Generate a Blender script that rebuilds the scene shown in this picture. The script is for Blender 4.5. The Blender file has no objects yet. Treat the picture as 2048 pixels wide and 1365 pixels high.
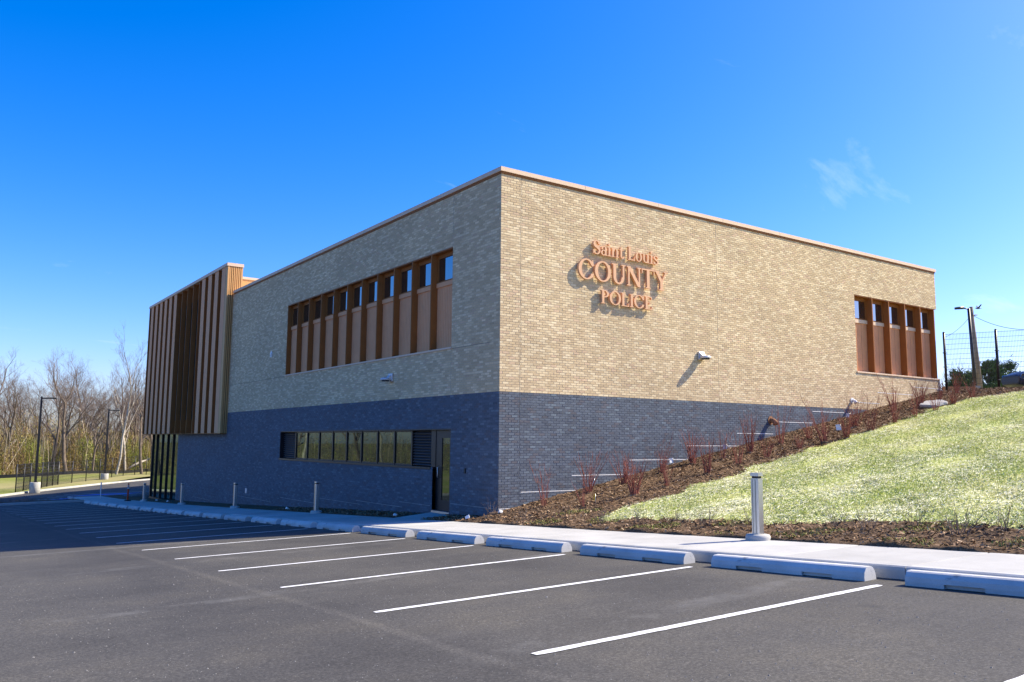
import bpy, bmesh, math, random
import numpy as np
from mathutils import Vector, Matrix

random.seed(7)
RNG = np.random.default_rng(11)
R = math.radians
scene = bpy.context.scene
COL = scene.collection

# ------------------------------------------------------------------ camera
CAM = Vector((-12.412, -18.173, 1.927))
YAW, PITCH, ROLL, FPX = 0.9569, 0.1204, 0.0082, 1663.74
fwd = Vector((math.cos(PITCH)*math.cos(YAW), math.cos(PITCH)*math.sin(YAW), math.sin(PITCH)))
rt = Vector((math.sin(YAW), -math.cos(YAW), 0))
up = rt.cross(fwd)
rt2 = math.cos(ROLL)*rt + math.sin(ROLL)*up
up2 = -math.sin(ROLL)*rt + math.cos(ROLL)*up
cd = bpy.data.cameras.new('camera')
cd.sensor_width = 36; cd.lens = 36*FPX/2048
cd.clip_start = 0.1; cd.clip_end = 3000
cam = bpy.data.objects.new('camera', cd)
m3 = Matrix((rt2, up2, -fwd)).transposed()
cam.matrix_world = Matrix.Translation(CAM) @ m3.to_4x4()
COL.objects.link(cam); scene.camera = cam
scene.render.resolution_x = 1024; scene.render.resolution_y = 682

# ------------------------------------------------------------------ sky and sun
SUN_AZ, SUN_EL = R(-20.0), R(40.5)          # azimuth from +X, counter-clockwise
sun_dir = Vector((math.cos(SUN_AZ)*math.cos(SUN_EL), math.sin(SUN_AZ)*math.cos(SUN_EL), math.sin(SUN_EL)))
world = bpy.data.worlds.new('World'); scene.world = world
world.use_nodes = True
wn, wl = world.node_tree.nodes, world.node_tree.links
bg = wn['Background']
sky = wn.new('ShaderNodeTexSky'); sky.sky_type = 'NISHITA'; sky.sun_disc = False
sky.sun_elevation = SUN_EL
sky.sun_rotation = math.pi/2 - SUN_AZ
sky.altitude = 200; sky.air_density = 1.0; sky.dust_density = 1.3; sky.ozone_density = 2.0
hs = wn.new('ShaderNodeHueSaturation')
hs.inputs['Saturation'].default_value = 1.56
hs.inputs['Value'].default_value = 1.0
wl.new(sky.outputs[0], hs.inputs['Color'])
tint = wn.new('ShaderNodeMix'); tint.data_type = 'RGBA'; tint.blend_type = 'MULTIPLY'; tint.inputs[0].default_value = 1
tint.inputs[7].default_value = (1.15, 1.16, 1.70, 1)
wl.new(hs.outputs[0], tint.inputs[6])
CLOUD_SEED = 48.22
# thin cirrus wisps, spread over the whole sky dome
tcw = wn.new('ShaderNodeTexCoord')
sep = wn.new('ShaderNodeSeparateXYZ'); wl.new(tcw.outputs['Generated'], sep.inputs[0])
zc = wn.new('ShaderNodeMath'); zc.operation = 'MAXIMUM'; zc.inputs[1].default_value = 0.0
wl.new(sep.outputs['Z'], zc.inputs[0])
zd = wn.new('ShaderNodeMath'); zd.operation = 'ADD'; zd.inputs[1].default_value = 0.12
wl.new(zc.outputs[0], zd.inputs[0])
dv = wn.new('ShaderNodeVectorMath'); dv.operation = 'DIVIDE'
cmb = wn.new('ShaderNodeCombineXYZ')
for i in range(3): wl.new(zd.outputs[0], cmb.inputs[i])
wl.new(tcw.outputs['Generated'], dv.inputs[0]); wl.new(cmb.outputs[0], dv.inputs[1])
mpw = wn.new('ShaderNodeMapping'); mpw.inputs['Rotation'].default_value = (0, 0, R(-35))
mpw.inputs['Scale'].default_value = (0.8, 2.3, 0.0)
mpw.inputs['Location'].default_value = (0.0, 0.0, CLOUD_SEED)
wl.new(dv.outputs[0], mpw.inputs[0])
nz1 = wn.new('ShaderNodeTexNoise'); nz1.inputs['Scale'].default_value = 1.1
nz1.inputs['Detail'].default_value = 9; nz1.inputs['Roughness'].default_value = 0.62; nz1.inputs['Distortion'].default_value = 0.5
wl.new(mpw.outputs[0], nz1.inputs['Vector'])
rmp = wn.new('ShaderNodeValToRGB')
rmp.color_ramp.elements[0].position = 0.625; rmp.color_ramp.elements[0].color = (0, 0, 0, 1)
rmp.color_ramp.elements[1].position = 0.88; rmp.color_ramp.elements[1].color = (0.5, 0.5, 0.5, 1)
wl.new(nz1.outputs[0], rmp.inputs[0])
cmix = wn.new('ShaderNodeMix'); cmix.data_type = 'RGBA'
wl.new(rmp.outputs[0], cmix.inputs[0]); wl.new(tint.outputs[2], cmix.inputs[6])
cmix.inputs[7].default_value = (7.0, 8.0, 9.6, 1)
wl.new(cmix.outputs[2], bg.inputs['Color'])
bg.inputs['Strength'].default_value = 0.083

sl = bpy.data.lights.new('sun', 'SUN'); sl.energy = 5.0; sl.angle = R(0.53); sl.color = (1.0, 0.90, 0.70)
so = bpy.data.objects.new('sun', sl); COL.objects.link(so)
so.rotation_euler = (-sun_dir).to_track_quat('-Z', 'Y').to_euler()
so.location = (40, -20, 60)

scene.view_settings.view_transform = 'Standard'
scene.view_settings.look = 'None'
scene.view_settings.gamma = 1.0
scene.view_settings.use_curve_mapping = False
scene.view_settings.exposure = 1.0
scene.render.engine = 'CYCLES'

# ------------------------------------------------------------------ helpers
class MB:
    """collects shapes, links them as one mesh object"""
    def __init__(s): s.v = []; s.f = []; s.sm = []
    def quad(s, *p, smooth=False):
        n = len(s.v); s.v += [tuple(q) for q in p]; s.f.append(tuple(range(n, n+len(p)))); s.sm.append(smooth); return s
    def box(s, x0, x1, y0, y1, z0, z1):
        n = len(s.v)
        s.v += [(x0,y0,z0),(x1,y0,z0),(x1,y1,z0),(x0,y1,z0),(x0,y0,z1),(x1,y0,z1),(x1,y1,z1),(x0,y1,z1)]
        for q in ((0,3,2,1),(4,5,6,7),(0,1,5,4),(1,2,6,5),(2,3,7,6),(3,0,4,7)):
            s.f.append(tuple(n+i for i in q)); s.sm.append(False)
        return s
    def tube(s, pts, rad, n=8, cap=True, smooth=True):
        pts = [Vector(p) for p in pts]
        if not hasattr(rad, '__len__'): rad = [rad]*len(pts)
        base = len(s.v); k = len(pts)
        for i, p in enumerate(pts):
            d = (pts[min(i+1, k-1)] - pts[max(i-1, 0)])
            if d.length < 1e-9: d = Vector((0,0,1))
            d.normalize()
            a = d.cross(Vector((0,0,1)) if abs(d.z) < .95 else Vector((1,0,0))).normalized()
            b = d.cross(a)
            for j in range(n):
                t = 2*math.pi*j/n
                s.v.append(tuple(p + (a*math.cos(t) + b*math.sin(t))*rad[i]))
        for i in range(k-1):
            for j in range(n):
                j2 = (j+1) % n
                s.f.append((base+i*n+j, base+i*n+j2, base+(i+1)*n+j2, base+(i+1)*n+j)); s.sm.append(smooth)
        if cap:
            s.f.append(tuple(base+j for j in range(n-1, -1, -1))); s.sm.append(False)
            s.f.append(tuple(base+(k-1)*n+j for j in range(n))); s.sm.append(False)
        return s
    def lathe(s, prof, c=(0,0,0), n=20, smooth=True):
        base = len(s.v); k = len(prof)
        for r_, z in prof:
            for j in range(n):
                t = 2*math.pi*j/n
                s.v.append((c[0]+r_*math.cos(t), c[1]+r_*math.sin(t), c[2]+z))
        for i in range(k-1):
            for j in range(n):
                j2 = (j+1) % n
                s.f.append((base+i*n+j, base+i*n+j2, base+(i+1)*n+j2, base+(i+1)*n+j)); s.sm.append(smooth)
        s.f.append(tuple(base+j for j in range(n-1, -1, -1))); s.sm.append(False)
        s.f.append(tuple(base+(k-1)*n+j for j in range(n))); s.sm.append(False)
        return s
    def prism(s, prof, a0, a1, fn):
        """profile (p,q) list swept from a0 to a1; fn(p,q,a)->xyz"""
        n = len(s.v); k = len(prof)
        s.v += [tuple(fn(p, q, a0)) for p, q in prof] + [tuple(fn(p, q, a1)) for p, q in prof]
        for i in range(k):
            j = (i+1) % k
            s.f.append((n+i, n+j, n+k+j, n+k+i)); s.sm.append(False)
        s.f.append(tuple(n+i for i in range(k-1, -1, -1))); s.sm.append(False)
        s.f.append(tuple(n+k+i for i in range(k))); s.sm.append(False)
        return s
    def mesh(s, name, mat):
        me = bpy.data.meshes.new(name); me.from_pydata(s.v, [], s.f); me.update()
        me.polygons.foreach_set('use_smooth', s.sm)
        bm = bmesh.new(); bm.from_mesh(me); bmesh.ops.recalc_face_normals(bm, faces=bm.faces); bm.to_mesh(me); bm.free()
        if mat: me.materials.append(mat)
        return me
    def build(s, name, mat, parent=None, bevel=0):
        o = bpy.data.objects.new(name, s.mesh(name, mat)); COL.objects.link(o)
        if parent: o.parent = parent
        if bevel:
            b = o.modifiers.new('bevel', 'BEVEL'); b.width = bevel; b.segments = 2; b.limit_method = 'ANGLE'
        return o

def link(name, me, parent=None):
    o = bpy.data.objects.new(name, me); COL.objects.link(o)
    if parent: o.parent = parent
    return o
def tag(o, label=None, cat=None, group=None, kind=None):
    if label: o['label'] = label
    if cat: o['category'] = cat
    if group: o['group'] = group
    if kind: o['kind'] = kind
    return o
def empty(name, loc=(0,0,0), rz=0):
    o = bpy.data.objects.new(name, None); COL.objects.link(o); o.location = loc; o.rotation_euler = (0,0,rz)
    o.empty_display_size = .3
    return o
def copy_tree(o, parent=None):
    c = o.copy(); COL.objects.link(c); c.parent = parent
    for ch in o.children: copy_tree(ch, c)
    return c
def bulk(name, verts, quads, mat, parent=None, colors=None, smooth=False):
    """numpy quads -> one mesh object; colors per vertex"""
    me = bpy.data.meshes.new(name)
    nv, nq = len(verts), len(quads)
    me.vertices.add(nv); me.vertices.foreach_set('co', np.asarray(verts, np.float32).ravel())
    me.loops.add(nq*4); me.loops.foreach_set('vertex_index', np.asarray(quads, np.int32).ravel())
    me.polygons.add(nq); me.polygons.foreach_set('loop_start', np.arange(nq, dtype=np.int32)*4)
    me.polygons.foreach_set('use_smooth', np.full(nq, smooth, bool))
    me.update(calc_edges=True)
    if colors is not None:
        at = me.color_attributes.new('tone', 'FLOAT_COLOR', 'POINT')
        c = np.ones((nv, 4), np.float32); c[:, :3] = colors
        at.data.foreach_set('color', c.ravel())
    me.validate()
    me.materials.append(mat)
    return link(name, me, parent)

# ------------------------------------------------------------------ materials
class NT:
    def __init__(s, name):
        s.m = bpy.data.materials.new(name); s.m.use_nodes = True
        s.n = s.m.node_tree.nodes; s.l = s.m.node_tree.links
        s.b = s.n['Principled BSDF']
        s.tc = s.n.new('ShaderNodeTexCoord')
    def noise(s, scale, detail=4, rough=.55, vec=None, dist=0):
        t = s.n.new('ShaderNodeTexNoise'); t.inputs['Scale'].default_value = scale
        t.inputs['Detail'].default_value = detail; t.inputs['Roughness'].default_value = rough; t.inputs['Distortion'].default_value = dist
        s.l.new(vec if vec else s.tc.outputs['Object'], t.inputs['Vector']); return t.outputs[0]
    def mapping(s, sc=(1,1,1), rot=(0,0,0)):
        m = s.n.new('ShaderNodeMapping'); m.inputs['Scale'].default_value = sc; m.inputs['Rotation'].default_value = rot
        s.l.new(s.tc.outputs['Object'], m.inputs[0]); return m.outputs[0]
    def ramp(s, fac, stops):
        r = s.n.new('ShaderNodeValToRGB'); el = r.color_ramp.elements
        while len(el) < len(stops): el.new(.5)
        for e, (p, c) in zip(el, stops): e.position = p; e.color = (*c, 1) if len(c) == 3 else c
        s.l.new(fac, r.inputs[0]); return r.outputs[0]
    def mix(s, fac, a, b, mode='MIX'):
        m = s.n.new('ShaderNodeMix'); m.data_type = 'RGBA'; m.blend_type = mode
        for inp, v in ((0, fac), (6, a), (7, b)):
            if isinstance(v, (int, float)): m.inputs[inp].default_value = v
            elif isinstance(v, tuple): m.inputs[inp].default_value = (*v, 1)
            else: s.l.new(v, m.inputs[inp])
        return m.outputs[2]
    def attr(s, name):
        a = s.n.new('ShaderNodeAttribute'); a.attribute_name = name; return a.outputs['Color']
    def rnd(s):
        a = s.n.new('ShaderNodeObjectInfo'); return a.outputs['Random']
    def bump(s, h, strength=.3, dist=.01):
        b = s.n.new('ShaderNodeBump'); b.inputs['Strength'].default_value = strength; b.inputs['Distance'].default_value = dist
        s.l.new(h, b.inputs['Height']); s.l.new(b.outputs[0], s.b.inputs['Normal'])
    def color(s, v):
        if isinstance(v, tuple): s.b.inputs['Base Color'].default_value = (*v, 1)
        else: s.l.new(v, s.b.inputs['Base Color'])
        return s
    def rough(s, v, spec=None, metal=None):
        s.b.inputs['Roughness'].default_value = v
        if spec is not None: s.b.inputs['Specular IOR Level'].default_value = spec
        if metal is not None: s.b.inputs['Metallic'].default_value = metal
        return s

def simple(name, col, rough=.6, metal=0., spec=.4, var=.12, scale=6, bump=0):
    t = NT(name)
    n = t.noise(scale, 6, .65)
    d = tuple(c*(1-var) for c in col); u_ = tuple(min(1, c*(1+var)) for c in col)
    t.color(t.ramp(n, [(.3, d), (.7, u_)])).rough(rough, spec, metal)
    if bump: t.bump(n, bump, .01)
    return t.m

M = {}
def brick_mat(name):
    t = NT(name)
    a = t.attr('tone')
    n = t.noise(38, 3, .6); n2 = t.noise(.35, 3, .5)
    c = t.mix(1.0, a, t.ramp(n, [(.3, (.82,.82,.82)), (.72, (1.14,1.14,1.14))]), 'MULTIPLY')
    c = t.mix(1.0, c, t.ramp(n2, [(.3, (.93,.93,.94)), (.7, (1.05,1.05,1.04))]), 'MULTIPLY')
    t.color(c).rough(.9, .08); t.bump(n, .35, .004)
    return t.m
M['brick'] = brick_mat('tan_brick')
t = NT('grey_brick_glazed')
a = t.attr('tone'); n = t.noise(30, 3, .6)
t.color(t.mix(1.0, a, t.ramp(n, [(.3, (.8,.8,.8)), (.72, (1.15,1.15,1.15))]), 'MULTIPLY')).rough(.7, .15); t.bump(n, .3, .004)
M['dbrick'] = t.m
M['mortar'] = simple('tan_mortar', (.50,.40,.27), .9, var=.1, scale=20)
M['dmortar'] = simple('grey_mortar', (.102,.114,.134), .9, var=.1, scale=20)
M['sealant'] = simple('joint_sealant', (.30,.26,.20), .8)
M['dsealant'] = simple('dark_sealant', (.06,.06,.065), .8)
M['coping'] = simple('copper_coping', (.72,.53,.37), .6, .0, .15, .05, 3)
M['copper'] = simple('copper_panel', (.74,.37,.185), .65, .0, .15, .06, 2.5)
M['bronze'] = simple('dark_bronze_fin', (.30,.115,.032), .6, .0, .15, .08, 2.5)
M['letter'] = simple('copper_letter_face', (.70,.40,.22), .5, .0, .25, .04, 3)
M['litcopper'] = simple('sunlit_copper_screen', (.62,.34,.13), .55, .0, .2, .05, 2.5)  # sunlit golden tone of the copper cladding put into the colour
M['flash'] = simple('white_flashing', (.78,.77,.74), .45, .0, .5, .05, 5)
M['dframe'] = simple('black_window_frame', (.018,.017,.020), .4, .3, .5, .1, 4)
M['slat'] = simple('louver_slat', (.07,.065,.07), .4, .3)
M['steel'] = simple('brushed_steel', (.62,.61,.59), .32, .85, .5, .05, 12)
M['lampgrey'] = simple('silver_lamp_paint', (.62,.62,.63), .4, .3, .5, .05, 8)
M['black'] = simple('black_paint', (.012,.012,.014), .45, .1, .5, .1, 6)
M['lens'] = simple('dark_lens', (.03,.03,.035), .2)
M['white'] = simple('white_plastic', (.8,.8,.78), .5, var=.04)
M['orange'] = simple('orange_plastic', (.75,.10,.02), .5, var=.05)
M['roof'] = simple('roof_membrane', (.5,.5,.48), .8)

t = NT('reflective_glass')
t.n.remove(t.b); out = t.n['Material Output']
df = t.n.new('ShaderNodeBsdfDiffuse'); df.inputs['Color'].default_value = (.012,.014,.018,1)
gl = t.n.new('ShaderNodeBsdfGlossy'); gl.inputs['Roughness'].default_value = .015; gl.inputs['Color'].default_value = (.80,.88,.92,1)
fr = t.n.new('ShaderNodeFresnel'); fr.inputs['IOR'].default_value = 1.9
nn = t.noise(1.3, 2, .5); bp = t.n.new('ShaderNodeBump'); bp.inputs['Strength'].default_value = .06; bp.inputs['Distance'].default_value = .01
t.l.new(nn, bp.inputs['Height']); t.l.new(bp.outputs[0], gl.inputs['Normal'])
ad = t.n.new('ShaderNodeMath'); ad.operation = 'MULTIPLY_ADD'; ad.inputs[1].default_value = .9; ad.inputs[2].default_value = .22
t.l.new(fr.outputs[0], ad.inputs[0])
mx = t.n.new('ShaderNodeMixShader'); t.l.new(ad.outputs[0], mx.inputs[0]); t.l.new(df.outputs[0], mx.inputs[1]); t.l.new(gl.outputs[0], mx.inputs[2])
t.l.new(mx.outputs[0], out.inputs[0])
M['glass'] = t.m
dg_ = t.m.copy(); dg_.name = 'tinted_dark_glass'; M['tint'] = dg_
for nd in dg_.node_tree.nodes:
    if nd.type == 'MATH': nd.inputs[1].default_value = .75; nd.inputs[2].default_value = .06
    if nd.type == 'BSDF_GLOSSY': nd.inputs['Color'].default_value = (.58,.74,.62,1)

# asphalt: fine aggregate, patchy wear, long faint tyre streaks and a paving seam
t = NT('asphalt')
n1 = t.noise(38, 6, .92); n2 = t.noise(.6, 6, .68); n3 = t.noise(1.0, 4, .6, t.mapping((.25, 1.6, 1), (0,0,R(20))), 1.2)
n4 = t.noise(120, 2, .8)
c = t.ramp(n1, [(.33, (.024,.0228,.021)), (.50, (.061,.0575,.052)), (.67, (.150,.142,.128))])
c = t.mix(1.0, c, t.ramp(n2, [(.28, (.72,.72,.73)), (.5, (1,1,1)), (.72, (1.30,1.26,1.16))]), 'MULTIPLY')
c = t.mix(1.0, c, t.ramp(n3, [(.35, (.94,.94,.94)), (.62, (1.0,1.0,1.0)), (.74, (1.22,1.22,1.22))]), 'MULTIPLY')
c = t.mix(t.ramp(n4, [(.78, (0,0,0)), (.84, (.25,.25,.25))]), c, (.22,.21,.19))
sp = t.n.new('ShaderNodeSeparateXYZ'); t.l.new(t.tc.outputs['Object'], sp.inputs[0])
wob = t.noise(.25, 2, .5)
mm = t.n.new('ShaderNodeMath'); mm.operation = 'MULTIPLY_ADD'; mm.inputs[1].default_value = .35; t.l.new(wob, mm.inputs[0]); t.l.new(sp.outputs['X'], mm.inputs[2])
s2 = t.n.new('ShaderNodeMath'); s2.operation = 'ADD'; s2.inputs[1].default_value = 8.55; t.l.new(mm.outputs[0], s2.inputs[0])
s3 = t.n.new('ShaderNodeMath'); s3.operation = 'ABSOLUTE'; t.l.new(s2.outputs[0], s3.inputs[0])
c = t.mix(1.0, c, t.ramp(s3.outputs[0], [(.02, (1.28,1.27,1.25)), (.10, (1,1,1))]), 'MULTIPLY')
wv = t.n.new('ShaderNodeTexWave'); wv.wave_type = 'RINGS'; wv.inputs['Scale'].default_value = .11; wv.inputs['Distortion'].default_value = 5.0; wv.inputs['Detail'].default_value = 1.5; wv.inputs['Detail Scale'].default_value = .35
t.l.new(t.mapping((1, .55, 1)), wv.inputs['Vector'])
msk = t.noise(.8, 4, .7)
trk = t.mix(1.0, t.ramp(wv.outputs['Fac'], [(.982, (0,0,0)), (.996, (1,1,1))]), t.ramp(msk, [(.46, (0,0,0)), (.62, (.6,.6,.6))]), 'MULTIPLY')
c = t.mix(trk, c, (.135,.131,.122))
wv2 = t.n.new('ShaderNodeTexWave'); wv2.wave_type = 'BANDS'; wv2.inputs['Scale'].default_value = .07; wv2.inputs['Distortion'].default_value = 3.0; wv2.inputs['Detail'].default_value = 2; wv2.inputs['Detail Scale'].default_value = .4
t.l.new(t.mapping((1, .25, 1), (0, 0, R(8))), wv2.inputs['Vector'])
c = t.mix(1.0, c, t.ramp(wv2.outputs['Fac'], [(.0, (.86,.86,.87)), (.5, (1.0,1.0,1.0)), (1.0, (1.10,1.09,1.06))]), 'MULTIPLY')
oil = t.noise(1.1, 3, .5)
c = t.mix(t.ramp(oil, [(.70, (0,0,0)), (.76, (.55,.55,.55))]), c, (.030,.029,.028))
t.color(c).rough(.88, .3); t.bump(n1, .12, .003)
M['asphalt'] = t.m

def concrete(name, base, var=.08, scuff=0):
    t = NT(name)
    n = t.noise(90, 3, .7); n2 = t.noise(1.1, 5, .6)
    c = t.ramp(n2, [(.3, tuple(x*(1-var) for x in base)), (.7, tuple(x*(1+var) for x in base))])
    c = t.mix(1.0, c, t.ramp(n, [(.3, (.9,.9,.9)), (.7, (1.06,1.06,1.06))]), 'MULTIPLY')
    v = t.n.new('ShaderNodeTexVoronoi'); v.inputs['Scale'].default_value = 9; t.l.new(t.tc.outputs['Object'], v.inputs['Vector'])
    c = t.mix(t.ramp(v.outputs['Distance'], [(.03, (.45,.45,.45)), (.06, (0,0,0))]), c, tuple(x*.5 for x in base))
    c = t.mix(1.0, c, t.ramp(t.rnd(), [(0, (.88,.88,.875)), (1, (1.06,1.06,1.06))]), 'MULTIPLY')
    if scuff:
        sc_ = t.noise(4.5, 5, .75, t.mapping((1, .6, 1.6)))
        c = t.mix(t.ramp(sc_, [(.60, (0,0,0)), (.70, (scuff, scuff, scuff))]), c, (.13,.128,.122))
    t.color(c).rough(.85, .3); t.bump(n, .25, .006); return t.m
M['concrete'] = concrete('sidewalk_concrete', (.445,.438,.41), .13)
M['kerb'] = concrete('kerb_concrete', (.44,.435,.41), .15, .35)
M['stop'] = concrete('wheel_stop_concrete', (.54,.535,.52), .22, .55)
t = NT('road_paint'); n = t.noise(120, 3, .8); n2 = t.noise(3, 4, .6)
n3 = t.noise(1.4, 4, .6)
thr = t.mix(1.0, t.ramp(n, [(.56, (0,0,0)), (.70, (1,1,1))]), t.ramp(n3, [(.48, (.04,.04,.04)), (.75, (.6,.6,.6))]), 'MULTIPLY')
t.color(t.mix(thr, t.ramp(n2, [(.3, (.66,.66,.65)), (.7, (.80,.80,.79))]), (.12,.118,.112))).rough(.7)
M['paint'] = t.m
M['roadblue'] = simple('road_blue', (.06,.16,.55), .7)  # even blue of the two patches on the access road
t = NT('mulch_soil'); n = t.noise(26, 5, .75); n2 = t.noise(.8, 3, .5)
c = t.ramp(n, [(.28, (.040,.025,.016)), (.5, (.14,.092,.056)), (.72, (.29,.20,.125))])
t.color(t.mix(1.0, c, t.ramp(n2, [(.3, (.8,.8,.8)), (.7, (1.15,1.12,1.05))]), 'MULTIPLY')).rough(.95, .1); t.bump(n, .8, .05)
M['mulch'] = t.m
t = NT('chips'); t.color(t.attr('tone')).rough(.9, .15); M['tone'] = t.m
t = NT('lawn_soil'); n = t.noise(9, 6, .75, t.mapping((1, 2.2, 1), (0,0,R(15)))); n2 = t.noise(.5, 4, .6)
c = t.ramp(n, [(.3, (.30,.31,.08)), (.5, (.46,.46,.18)), (.7, (.62,.59,.34))])
t.color(t.mix(1.0, c, t.ramp(n2, [(.3, (.82,.95,.7)), (.7, (1.1,1.08,1.1))]), 'MULTIPLY')).rough(.9, .1); t.bump(n, .6, .04)
M['lawn'] = t.m
t = NT('far_grass'); n = t.noise(1.2, 6, .7, t.mapping((.6, 1.0, 1))); n2 = t.noise(.09, 4, .55)
c = t.ramp(n, [(.3, (.13,.15,.03)), (.7, (.26,.28,.07))])
t.color(t.mix(t.ramp(n2, [(.42, (0,0,0)), (.62, (.85,.85,.85))]), c, (.30,.26,.12))).rough(.95, .1); t.bump(n, .5, .1)
M['grass'] = t.m
t = NT('ground_earth'); n = t.noise(.5, 6, .7)
t.color(t.ramp(n, [(.3, (.10,.085,.045)), (.7, (.19,.17,.08))])).rough(.95, .1); M['earth'] = t.m
def bark(name, a_, b_):
    t = NT(name); n = t.noise(5, 5, .7, t.mapping((1,1,.35)))
    t.color(t.ramp(n, [(.3, a_), (.7, b_)])).rough(.9, .1); return t.m
M['bark'] = bark('grey_bark', (.10,.078,.06), (.24,.19,.145))
M['twig'] = bark('brown_twig', (.13,.095,.08), (.23,.18,.15))
M['whitebark'] = bark('sycamore_bark', (.24,.20,.15), (.56,.51,.43))
M['redtwig'] = bark('red_twig', (.20,.068,.052), (.34,.130,.095))
M['greytwig'] = bark('grey_twig', (.12,.09,.075), (.22,.18,.15))
M['wood'] = bark('utility_pole_wood', (.20,.15,.11), (.34,.27,.20))
M['boards'] = bark('brown_boards', (.26,.13,.07), (.38,.21,.12))
M['stone'] = simple('pale_flat_stone', (.30,.30,.30), .85, var=.2, scale=5, bump=.3)

# ------------------------------------------------------------------ terrain
HY = [-120,-90,-30,-25,-18,-13,-4.6,3.9,15.1,26.3,37.35,42.7,50,60,75,100,140,400]
HZ = [1.4,1.3,1.15,.95,.655,.40,-.04,-.465,-1.02,-1.56,-2.04,-2.27,-2.5,-2.75,-2.95,-3.1,-3.2,-3.2]
def h(y): return float(np.interp(y, HY, HZ))
def gz(x, y):
    k = .0196*max(0, min(1, (75-y)/25)) if y > 50 else .0196
    return h(y) + k*(max(-40, min(12, x))+3.5)
SWX0, SWX1 = -3.10, -1.12
def hill(x, y):
    zs = gz(-3.1, y) + .18
    if x <= -1.1: return zs
    tt = max(0, min(1, (x+1.1)/23.6))
    zz = zs + (4.2-zs)*tt
    if x > 22.5: zz += .012*(x-22.5)
    return zz
def grid(name, xs, ys, zf, mat, parent=None, keep=None):
    V = [(x, y, zf(x, y)) for y in ys for x in xs]; nx = len(xs); F = []
    for j in range(len(ys)-1):
        for i in range(nx-1):
            if keep and not keep((xs[i]+xs[i+1])/2, (ys[j]+ys[j+1])/2): continue
            F.append((j*nx+i, j*nx+i+1, (j+1)*nx+i+1, (j+1)*nx+i))
    return bulk(name, V, F, mat, parent, smooth=True)
def lin(a, b, n): return list(np.linspace(a, b, n))

# the ground: one wide sheet under everything
def ground_z(x, y):
    if x > 26 and y > -60:  # behind the hill the land stays high
        return 3.6
    if x > -1 and y < 0: return gz(-3.1, y) - .35
    return (h(y) if y < 60 else gz(x, y)) - .35 - (.0196*max(0, -x-3.5) if x > -40 else .7)
xs = [-900,-500,-250,-140] + lin(-100, 100, 41) + [140,250,500,900]
ys = [-900,-500,-250,-140] + lin(-100, 180, 57) + [250,500,900,1500]
grd = grid('ground', xs, ys, ground_z, M['earth']); tag(grd, kind='structure')

lot = grid('parking_lot', lin(-58, SWX0, 28), lin(-60, 44.9, 106), lambda x, y: gz(x, y), M['asphalt']); tag(lot, kind='structure')
# far road that bends round the back of the building; its outer edge follows the kerb
KERB_PTS = [(-60, 40), (-25, 47), (-12, 54), (-6.9, 61), (-3.4, 68), (.3, 75), (5.2, 83), (10.8, 91), (18, 100), (30, 112), (45, 122)]
def smooth_pts(P, n=8):
    out = []
    for i in range(len(P)-1):
        p0 = Vector(P[max(0, i-1)]); p1 = Vector(P[i]); p2 = Vector(P[i+1]); p3 = Vector(P[min(len(P)-1, i+2)])
        for k in range(n):
            q = k/n
            out.append(.5*((2*p1)+(p2-p0)*q+(2*p0-5*p1+4*p2-p3)*q*q+(3*p1-p0-3*p2+p3)*q**3))
    out.append(Vector(P[-1])); return out
KP = smooth_pts(KERB_PTS)
mb = MB()
for a_, b_ in zip(KP[:-1], KP[1:]):
    n = Vector((b_-a_)); n = Vector((n.y, -n.x)).normalized()
    W_ = 26
    for k in range(4):
        q0, q1 = W_*k/4, W_*(k+1)/4
        P = [a_+n*q0, b_+n*q0, b_+n*q1, a_+n*q1]
        mb.quad(*[(p.x, p.y, gz(p.x, p.y)-.012-.004*k) for p in P], smooth=True)
road = mb.build('access_road', M['asphalt']); tag(road, kind='structure')
def sweep(pts, prof, zf, name, mat, parent=None):
    """profile (offset to the left of travel, height) along a 2-D polyline"""
    mb = MB(); rows = []
    for i, p in enumerate(pts):
        d = (pts[min(i+1, len(pts)-1)] - pts[max(0, i-1)]).normalized(); n = Vector((-d.y, d.x))
        z0 = zf(p.x, p.y); rows.append([(p.x+n.x*o, p.y+n.y*o, z0+hh) for o, hh in prof])
    for r0, r1 in zip(rows[:-1], rows[1:]):
        for k in range(len(prof)-1): mb.quad(r0[k], r1[k], r1[k+1], r0[k+1])
    return mb.build(name, mat, parent)
KPROF = [(0, -.2), (0, .13), (.03, .15), (.18, .15), (.18, -.2)]
fk = sweep(KP, KPROF, gz, 'road_kerb', M['kerb']); tag(fk, kind='structure')
# grass beyond the road
def outer(x, y):
    best = min(range(len(KP)-1), key=lambda i: (KP[i].x-x)**2+(KP[i].y-y)**2)
    d = KP[best+1]-KP[best]; return d.x*(y-KP[best].y)-d.y*(x-KP[best].x) > .12*d.length
def far_z(x, y): return gz(x, y) + .12 + .35*(0.5+0.5*math.sin(x*.21+y*.13))*max(0, min(1, (y-66)/30))
mb = MB()
for i in range(len(KP)-1):
    a_, b_ = KP[i], KP[i+1]
    def nrm(i_):
        d = (KP[min(i_+1, len(KP)-1)]-KP[max(0, i_-1)]).normalized(); return Vector((-d.y, d.x))
    na, nb = nrm(i), nrm(i+1)
    offs = [.17, 1, 3, 6, 10, 15, 21, 28, 36, 45, 55]
    for o0, o1 in zip(offs[:-1], offs[1:]):
        P = [a_+na*o0, b_+nb*o0, b_+nb*o1, a_+na*o1]
        mb.quad(*[(p.x, p.y, far_z(p.x, p.y) + (0 if o < 1 else 0)) for p, o in zip(P, (o0, o0, o1, o1))], smooth=True)
fg = mb.build('grass_verge', M['grass']); tag(fg, kind='structure')

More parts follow.
